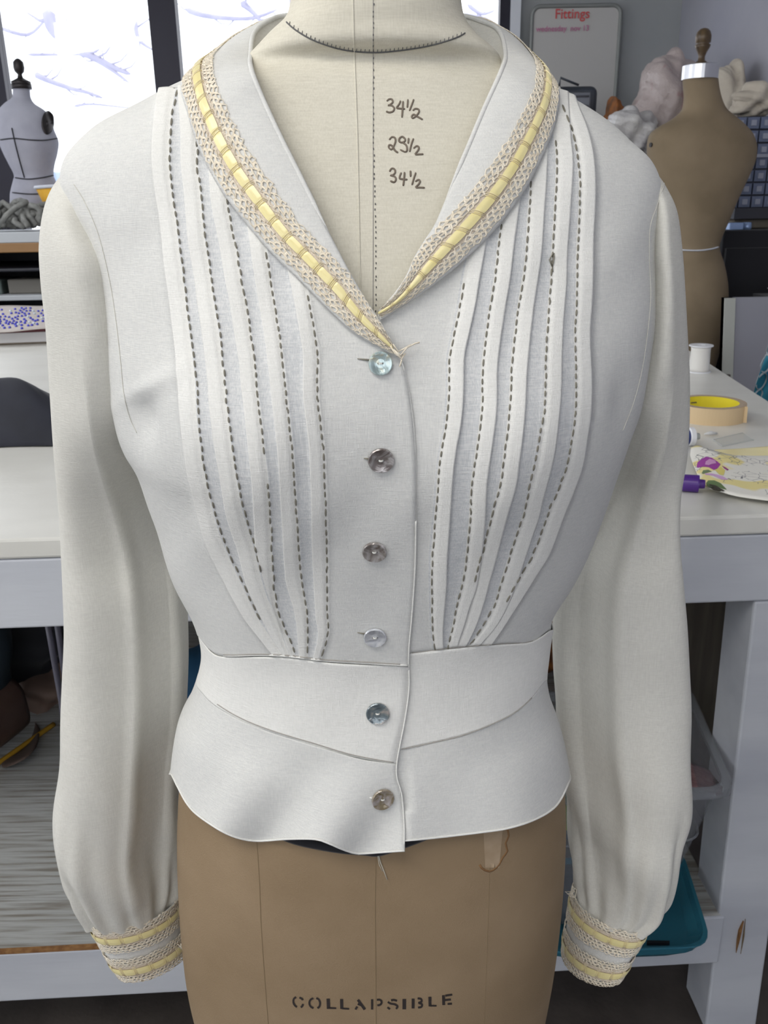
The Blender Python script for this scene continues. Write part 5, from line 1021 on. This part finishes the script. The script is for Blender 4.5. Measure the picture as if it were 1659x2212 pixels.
e = thing('black_cart', 'low black cart under papers beside the black cabinet', 'cart', (1.55, 3.2, 0)); zc_ = float(P(1640, 650, 3.1)[2])-.0
b = MB(); b.box((1.56, 3.2, zc_-.02), (.26, .34, .04)); b.build('cart_top', M['black'], e)
for x in (1.45, 1.67):
    for y in (3.06, 3.34): b = MB(); b.box((x, y, (zc_-.04)/2), (.03, .03, zc_-.04)); b.build('cart_post', M['black'], e)
b = MB(); b.box((1.56, 3.2, .3), (.24, .32, .02)); b.build('cart_shelf', M['black'], e)
M['papers'] = mat('loose paper', (.50, .49, .54), .7)
for i, (dz_, rz_) in enumerate(((.004, .2), (.014, -.3), (.030, .5))):
    b = MB(); g = np.array([[(1.55+(u-.5)*.22*math.cos(rz_)-(v-.5)*.2*math.sin(rz_), 3.16+(u-.5)*.26*math.sin(rz_)+(v-.5)*.2*math.cos(rz_), zc_+dz_+.04*max(0, (.5-u))*(i+1)*.4+.02*v*v) for u in np.linspace(0, 1, 8)] for v in np.linspace(0, 1, 6)]); b.grid(g); o = b.build('paper_sheet', M['papers'], None, True); solid(o, .001); tag(o, ('flat bottom sheet of the papers on the black cart', 'tilted middle sheet of the papers on the black cart', 'curled top sheet of the papers on the black cart')[i], 'paper')
M['red_box'] = mat('pink red card', (.42, .06, .14), .6); b = MB(); b.box((1.60, 3.26, zc_+.07), (.12, .10, .05)); o = b.build('red_box', M['red_box'], None); bevel(o, .004); tag(o, 'small pink red box behind the papers on the cart', 'box'); o.location.z -= .045
M['turq'] = mat('turquoise cloth', (.03, .22, .32), .8); M['turq_line'] = mat('pale grey ring print', (.40, .45, .48), .8)
e = thing('turquoise_cloth', 'turquoise cloth with pale ring pattern hanging at the right edge', 'cloth', (1.02, 2.3, .6)); yt = 2.35
pts = [(1700,690),(1675,735),(1652,775),(1638,815),(1628,850),(1624,900),(1622,960)]; A1 = catmull(np.array(pts, float), np.linspace(0, 6, 40)); g = np.array([[P(x+u*90, y, yt+.03*math.sin(u*6+y*.03)) for u in np.linspace(0, 1, 12)] for x, y in A1]); b = MB().grid(g); o = b.build('hanging_fold', M['turq'], e, True); solid(o, .002); Bt = bvh_of(b.v, b.f)
b = MB()
for cx_, cy_ in ((1668,752),(1654,785),(1643,822),(1634,858),(1690,790),(1680,830)):
    b.tube([hit(Bt, cx_+9*math.cos(t)-6*math.sin(t), cy_+18*math.sin(t), .002, yt)[0] for t in np.linspace(0, 2*math.pi, 20, endpoint=False)], .0045, 6, flat=.3, closed=True, cap=False)
b.build('ring_print', M['turq_line'], e, True)
# ------------------------------------------------------------------ under the table, left
def SP(px, py, z=ZS): return PZ(px, py, z)
M['leather'] = mat('dark brown leather', (.075, .042, .035), .45, col2=(.11, .065, .05), nscale=9); M['leather_tan'] = mat('tan leather', (.22, .145, .11), .6, col2=(.30, .21, .17), nscale=7, bump=.003, bscale=18); M['suede'] = mat('brown suede strip', (.12, .085, .07), .9); M['mustard'] = mat('mustard edging', (.45, .25, .02), .6); M['teal_dark'] = mat('dark teal cloth', (.008, .016, .024), .85)
q = SP(20, 1640); e = thing('leather_roll', 'rolled dark brown leather with mustard edging on the lower shelf', 'leather roll', (q[0]-.06, q[1]+.04, ZS))
e0_, e1_ = SP(-95, 1712), SP(76, 1592); cdir = (e1_-e0_); Lr = float(np.linalg.norm(cdir)); cdir /= Lr; side = np.array([-cdir[1], cdir[0], 0]); c0 = e0_; rr_ = .078
g = []
for s_ in np.linspace(-.02, Lr, 22):
    row = []
    for t in np.linspace(-.35*math.pi, 1.28*math.pi, 40):
        k = 1+.05*math.sin(5*t+s_*9); row.append(c0+cdir*s_+side*(.078+rr_*math.cos(t)*k*1.15*(1-.15*(s_/Lr)**4))+np.array([0, 0, rr_*1.02+rr_*math.sin(t)*k]))
    g.append(row)
o = MB().grid(g).build('roll', M['leather'], e, True); solid(o, .003)
gg = np.array(g); b = MB(); b.tube([c0+cdir*s_-side*.010+np.array([0,0,.007]) for s_ in np.linspace(-.02, Lr+.05, 22)], .006, 6); b.build('edging', M['mustard'], e, True)
a = [(88,1575),(84,1598),(74,1618),(56,1636),(30,1650),(8,1658)]; A1 = catmull(np.array(a, float), np.linspace(0, 5, 26)); g = np.array([[SP(x-u*10-2, y-u*16, ZS+.004+.03*math.sin(math.pi*min(1, i/25.))*(1-u)) for u in np.linspace(0, 1, 5)] for i, (x, y) in enumerate(A1)]); o = MB().grid(g).build('leather_strip', M['suede'], None, True); solid(o, .003); tag(o, 'curved brown suede strip in front of the leather roll', 'leather strip')
def shelf_bag(name, lab, cat, x, y, a, h, d, mt, seed, lump=.2, n=40, z0=ZS):
    r = np.random.RandomState(seed); ph = r.uniform(0, 6.28, 12); v = []; f = []
    for i in range(n+1):
        for j in range(n):
            t, q = math.pi*i/n, 2*math.pi*j/n; dd = np.array([math.sin(t)*math.cos(q), math.sin(t)*math.sin(q), math.cos(t)])
            k = 1+lump*(.5*math.sin(6*dd[0]+ph[0])*math.sin(3*dd[2]+ph[1])+.35*math.sin(7*dd[2]+4*dd[0]+ph[2])+.25*math.sin(11*dd[0]-5*dd[2]+3*dd[1]+ph[3]))
            v.append((x+dd[0]*a*k, y+dd[1]*d*k, max(z0+h/2+dd[2]*h/2*k, z0)))
    for i in range(n):
        for j in range(n): f.append((i*n+j, (i+1)*n+j, (i+1)*n+(j+1)%n, i*n+(j+1)%n))
    return tag(fixn(obj(name, v, f, mt, None, True)), lab, cat)
shelf_bag('black_cloth_heap', 'black folded cloth heap under the tan leather', 'cloth', -.98, 2.02, .32, .30, .20, M['black'], 20)
q = P(85, 1450, 1.95); shelf_bag('tan_leather', 'crumpled tan leather lying above the leather roll', 'leather', q[0]+.02, 1.95, .13, .15, .13, M['leather_tan'], 21, .3, z0=q[2]-.085)
q = P(8, 1430, 1.62); shelf_bag('teal_cloth', 'dark teal cloth bundle at the left end of the shelf', 'cloth', q[0]-.16, 1.72, .13, .42, .08, M['teal_dark'], 22)
M['clear_tube'] = mat('cloudy clear plastic', (.28, .27, .33), .25, alpha=.75); b = MB(); q0, q1 = P(118, 1352, 1.45), SP(165, 1680)
e = thing('clear_plastic_strip', 'tall cloudy plastic strip standing behind the left sleeve', 'plastic strip', (q1[0], q1[1], ZS))
for i, (dx_, w_) in enumerate(((0, .011), (.018, .011), (.034, .008))):
    b = MB(); top_ = q0+np.array([dx_-.012, 0, .03]); bt_ = q1+np.array([dx_*.6-.012, 0, .004]); b.tube([bt_, (top_+bt_)/2+np.array([.004, 0, 0]), top_], w_, 8, flat=.4); b.build('strip_fold', M['clear_tube'], e, True)
# middle: blue cloth glimpsed between sleeve and body
M['bluec'] = mat('blue cloth', (.012, .07, .15), .8, col2=(.02, .10, .20), nscale=10); M['turq_box'] = mat('turquoise plastic', (.02, .20, .30), .4)
shelf_bag('blue_cloth', 'blue cloth bundle on the shelf seen beside the left sleeve', 'cloth', -.36, 1.66, .13, .27, .14, M['bluec'], 30)
q = P(400, 1920, 1.28); e = thing('turquoise_box', 'turquoise plastic box on the shelf left of the form hips', 'box', (q[0]+.05, 1.33, ZS))
LS = Loft([(np.array([q[0]-.03, 1.36, ZS]), np.array([q[0]+.14, 1.36, ZS]), .09, .09), (np.array([q[0]-.04, 1.36, ZS+.10]), np.array([q[0]+.15, 1.36, ZS+.10]), .10, .10)], 6); v, f = loft_mesh(LS, 6, 48, captop=True, capbot=True); fixn(obj('box_body', v, f, M['turq_box'], e, False)); LS2 = Loft([(np.array([q[0]-.045, 1.36, ZS+.10]), np.array([q[0]+.155, 1.36, ZS+.10]), .105, .105), (np.array([q[0]-.045, 1.36, ZS+.112]), np.array([q[0]+.155, 1.36, ZS+.112]), .105, .105)], 6); v, f = loft_mesh(LS2, 3, 48, captop=True, capbot=True); fixn(obj('box_lid', v, f, M['bluec'], e, False))
# ------------------------------------------------------------------ under the table, right: tray, bin, stacked boxes
M['tray'] = mat('teal blue plastic tray', (.025, .13, .19), .3, col2=(.03, .15, .21), nscale=8)
zt0 = ZS+.002; fL, fR = PZ(1180, 2082, zt0), PZ(1519, 2068, zt0); bR = PZ(1462, 1868, zt0); bL = np.array([fL[0]-.05, bR[1]-.03, zt0]); fR0 = fR
def rrect(c4, r, z, out=0.0):
    c4 = [np.array(c)[:2] for c in c4]; cen = sum(c4)/4; res = []
    for i in range(4):
        p, a, b_ = c4[i], c4[i-1], c4[(i+1)%4]; p = p+(p-cen)/np.linalg.norm(p-cen)*out; ua = (a-p)/np.linalg.norm(a-p); ub = (b_-p)/np.linalg.norm(b_-p)
        for t in np.linspace(0, 1, 7): q_ = (p+ua*r)*(1-t)**2+p*2*t*(1-t)+(p+ub*r)*t*t; res.append((q_[0], q_[1], z))
    return res
def shell(name, c4, lv, r, mt, parent, th, alphaless=True, bottom=True):
    rings = [rrect(c4, r, z, o_) for z, o_ in lv]; n = len(rings[0]); v = [p for R_ in rings for p in R_]; f = []
    for i in range(len(rings)-1):
        for k in range(n): f.append((i*n+k, i*n+(k+1)%n, (i+1)*n+(k+1)%n, (i+1)*n+k))
    if bottom: f.append(tuple(range(n)))
    o = fixn(obj(name, v, f, mt, parent, False)); solid(o, th); return o
c4 = [fL, fR, bR, bL]; e = thing('blue_tray', 'teal blue plastic tray at the right end of the lower shelf', 'tray', (float(fR[0])-.15, float(fR[1])+.1, ZS))
shell('tray_body', c4, [(zt0, -.02), (zt0+.014, 0), (zt0+.030, .006), (zt0+.031, .014)], .045, M['tray'], e, .003)
# scraps on the tray
zt = zt0+.006; M['card'] = mat('brown card', (.24, .13, .06), .8); M['blkp'] = mat('black plastic sliver', (.01, .012, .015), .4)
q = [PZ(1371, 2016, zt), PZ(1386, 2022, zt), PZ(1404, 2000, zt), PZ(1388, 1992, zt)]; b = MB(); b.hexa([a+np.array([0,0,0]) for a in q], [a+np.array([0,0,.004]) for a in q]); tag(b.build('card_scrap', M['card'], None), 'folded scrap of brown card on the blue tray', 'card')
q = [PZ(1397, 2042, zt), PZ(1446, 2042, zt), PZ(1446, 2036, zt), PZ(1397, 2035, zt)]; b = MB(); b.hexa(q, [a+np.array([0,0,.004]) for a in q]); tag(b.build('plastic_sliver', M['blkp'], None), 'thin black strip lying on the blue tray', 'strip')
b = MB(); b.tube([PZ(x, y, zt+.001) for x, y in ((1375,2030),(1381,2045),(1392,2053),(1405,2056))], .0006, 5); tag(b.build('loose_thread_end', M['thread_white'], None, True), 'pale thread end on the blue tray', 'thread')
# storage bin
M['bin'] = mat('frosted clear plastic', (.26, .27, .30), .3, alpha=.26, spec=.6); M['bin_rim'] = mat('frosted rim plastic', (.36, .38, .41), .3, alpha=.38)
fr0 = PZ(1432, 1985, zt0+.02); fl0 = fr0+np.array([-.24, -.012, 0]); br0 = fr0+np.array([.010, .40, 0]); bl0 = br0+np.array([-.24, 0, 0]); ztop = ZS+.345
tg = P(1570, 1700, float(fr0[1])-.02); ztop = float(tg[2]); fr1 = np.array([tg[0], tg[1], ztop]); k_ = P(1486, 1500, 1.0); d = ray(1483, 1492); br1 = CAM+d*((ztop-CAM[2])/d[2]); fl1 = fr1+np.array([-.44, -.015, 0]); bl1 = br1+np.array([-.44, 0, 0]); print('bin', fr0, fr1, br1)
e = thing('storage_bin', 'tall frosted plastic bin standing on the blue tray', 'bin', (float(fr0[0])-.12, float(fr0[1])+.2, zt0))
rings = []
for t in np.linspace(0, 1, 8):
    c_ = [a+(b2-a)*t for a, b2 in zip((fl0, fr0, br0, bl0), (fl1, fr1, br1, bl1))]; rings.append(rrect(c_, .035, float(fr0[2])+(ztop-float(fr0[2]))*t))
n = len(rings[0]); v = [p for R_ in rings for p in R_]; f = [(i*n+k, i*n+(k+1)%n, (i+1)*n+(k+1)%n, (i+1)*n+k) for i in range(7) for k in range(n)]+[tuple(range(n))]; o = fixn(obj('bin_wall', v, f, M['bin'], e, True)); solid(o, .002)
c_ = [fl1, fr1, br1, bl1]; shell('bin_rim', c_, [(ztop-.018, .004), (ztop-.016, .014), (ztop, .015), (ztop+.001, -.002)], .03, M['bin_rim'], e, .002, bottom=False)
b = MB(); b.tube([p for p in rrect([a+(b2-a)*.62 for a, b2 in zip((fl0, fr0, br0, bl0), (fl1, fr1, br1, bl1))], .035, float(fr0[2])+(ztop-float(fr0[2]))*.62, .002)], .002, 6, closed=True, cap=False); b.build('moulded_band', M['bin_rim'], e, True)
M['knit'] = mat('dusty pink knit', (.24, .13, .14), .95, col2=(.34, .20, .20), nscale=90, bump=.003, bscale=200); M['knit_dark'] = mat('dark pink knit edge', (.07, .03, .035), .95)
ka = PZ(1532, 1668, ztop-.03); e = thing('pink_knit', 'dusty pink ribbed knit bundle with ragged edge inside the bin', 'knitwear', (ka[0]-.08, ka[1]+.04, float(fr0[2])))
g = []
for i in range(40):
    u = i/39.; row = []
    for j in range(30):
        w = j/29.; x, y = 1545-(115*w)-12*(1-math.cos(u*3.1))*.0, 0
        a_ = np.array([1440+100*u+4*w, 1628+38*u+ w*52*(1-.25*u)]); q = P(a_[0], a_[1], float(ka[1])+.06-.05*w+.0*u); q = q+np.array([0, -.006*abs(math.sin(w*26)), .0]); row.append(q)
    g.append(row)
o = MB().grid(g).build('ribbed_cloth', M['knit'], e, True); solid(o, .006); gg = np.array(g)
b = MB()
for j in range(0, 30): 
    q = gg[39, j]; b.tube([q, q+np.array([rng.uniform(.002, .010), -.004, rng.uniform(-.008, .004)]), q+np.array([rng.uniform(.006, .016), -.002, rng.uniform(-.012, .0)])], [.004, .004, .001], 5)
b.build('ragged_edge', M['knit_dark'], e, True)
# stacked boxes glimpsed between hips and sleeve
M['lime'] = mat('lime plastic', (.30, .48, .03), .4); M['cyan'] = mat('blue plastic', (.01, .20, .38), .4); M['greyp'] = mat('dark grey plastic', (.10, .10, .13), .4)
yb = 1.34; xb = float(P(1215, 1850, yb)[0]); z_ = lambda y: float(P(1222, y, yb)[2])
def flatbox(name, lab, y0, y1, mt, lid=None):
    e = thing(name, lab, 'box', (xb-.03, yb+.08, z_(y1))); b = MB(); b.box((xb-.03, yb+.09, (z_(y0)+z_(y1))/2-.004), (.2, .18, z_(y0)-z_(y1)-.010)); bevel(b.build('box_body', mt, e), .004); b = MB(); b.box((xb-.03, yb+.09, z_(y0)-.0055), (.21, .19, .009)); bevel(b.build('box_lid', lid or mt, e), .003)
flatbox('stacked_box', 'blue box with lime lid, topmost of the stack behind the right sleeve', 1782, 1866, M['cyan'], M['lime'])
flatbox('stacked_box', 'lime box in the middle of the stack behind the right sleeve', 1866, 1917, M['lime'])
flatbox('stacked_box', 'dark grey box lowest in the stack behind the right sleeve', 1917, 1990, M['greyp'])
q = P(1190, 1560, 1.9); shelf_bag('brown_bundle', 'brown orange cloth bundle deep on the shelf behind the waist', 'cloth', q[0]+.03, 1.95, .16, .42, .14, M['orange'], 40)
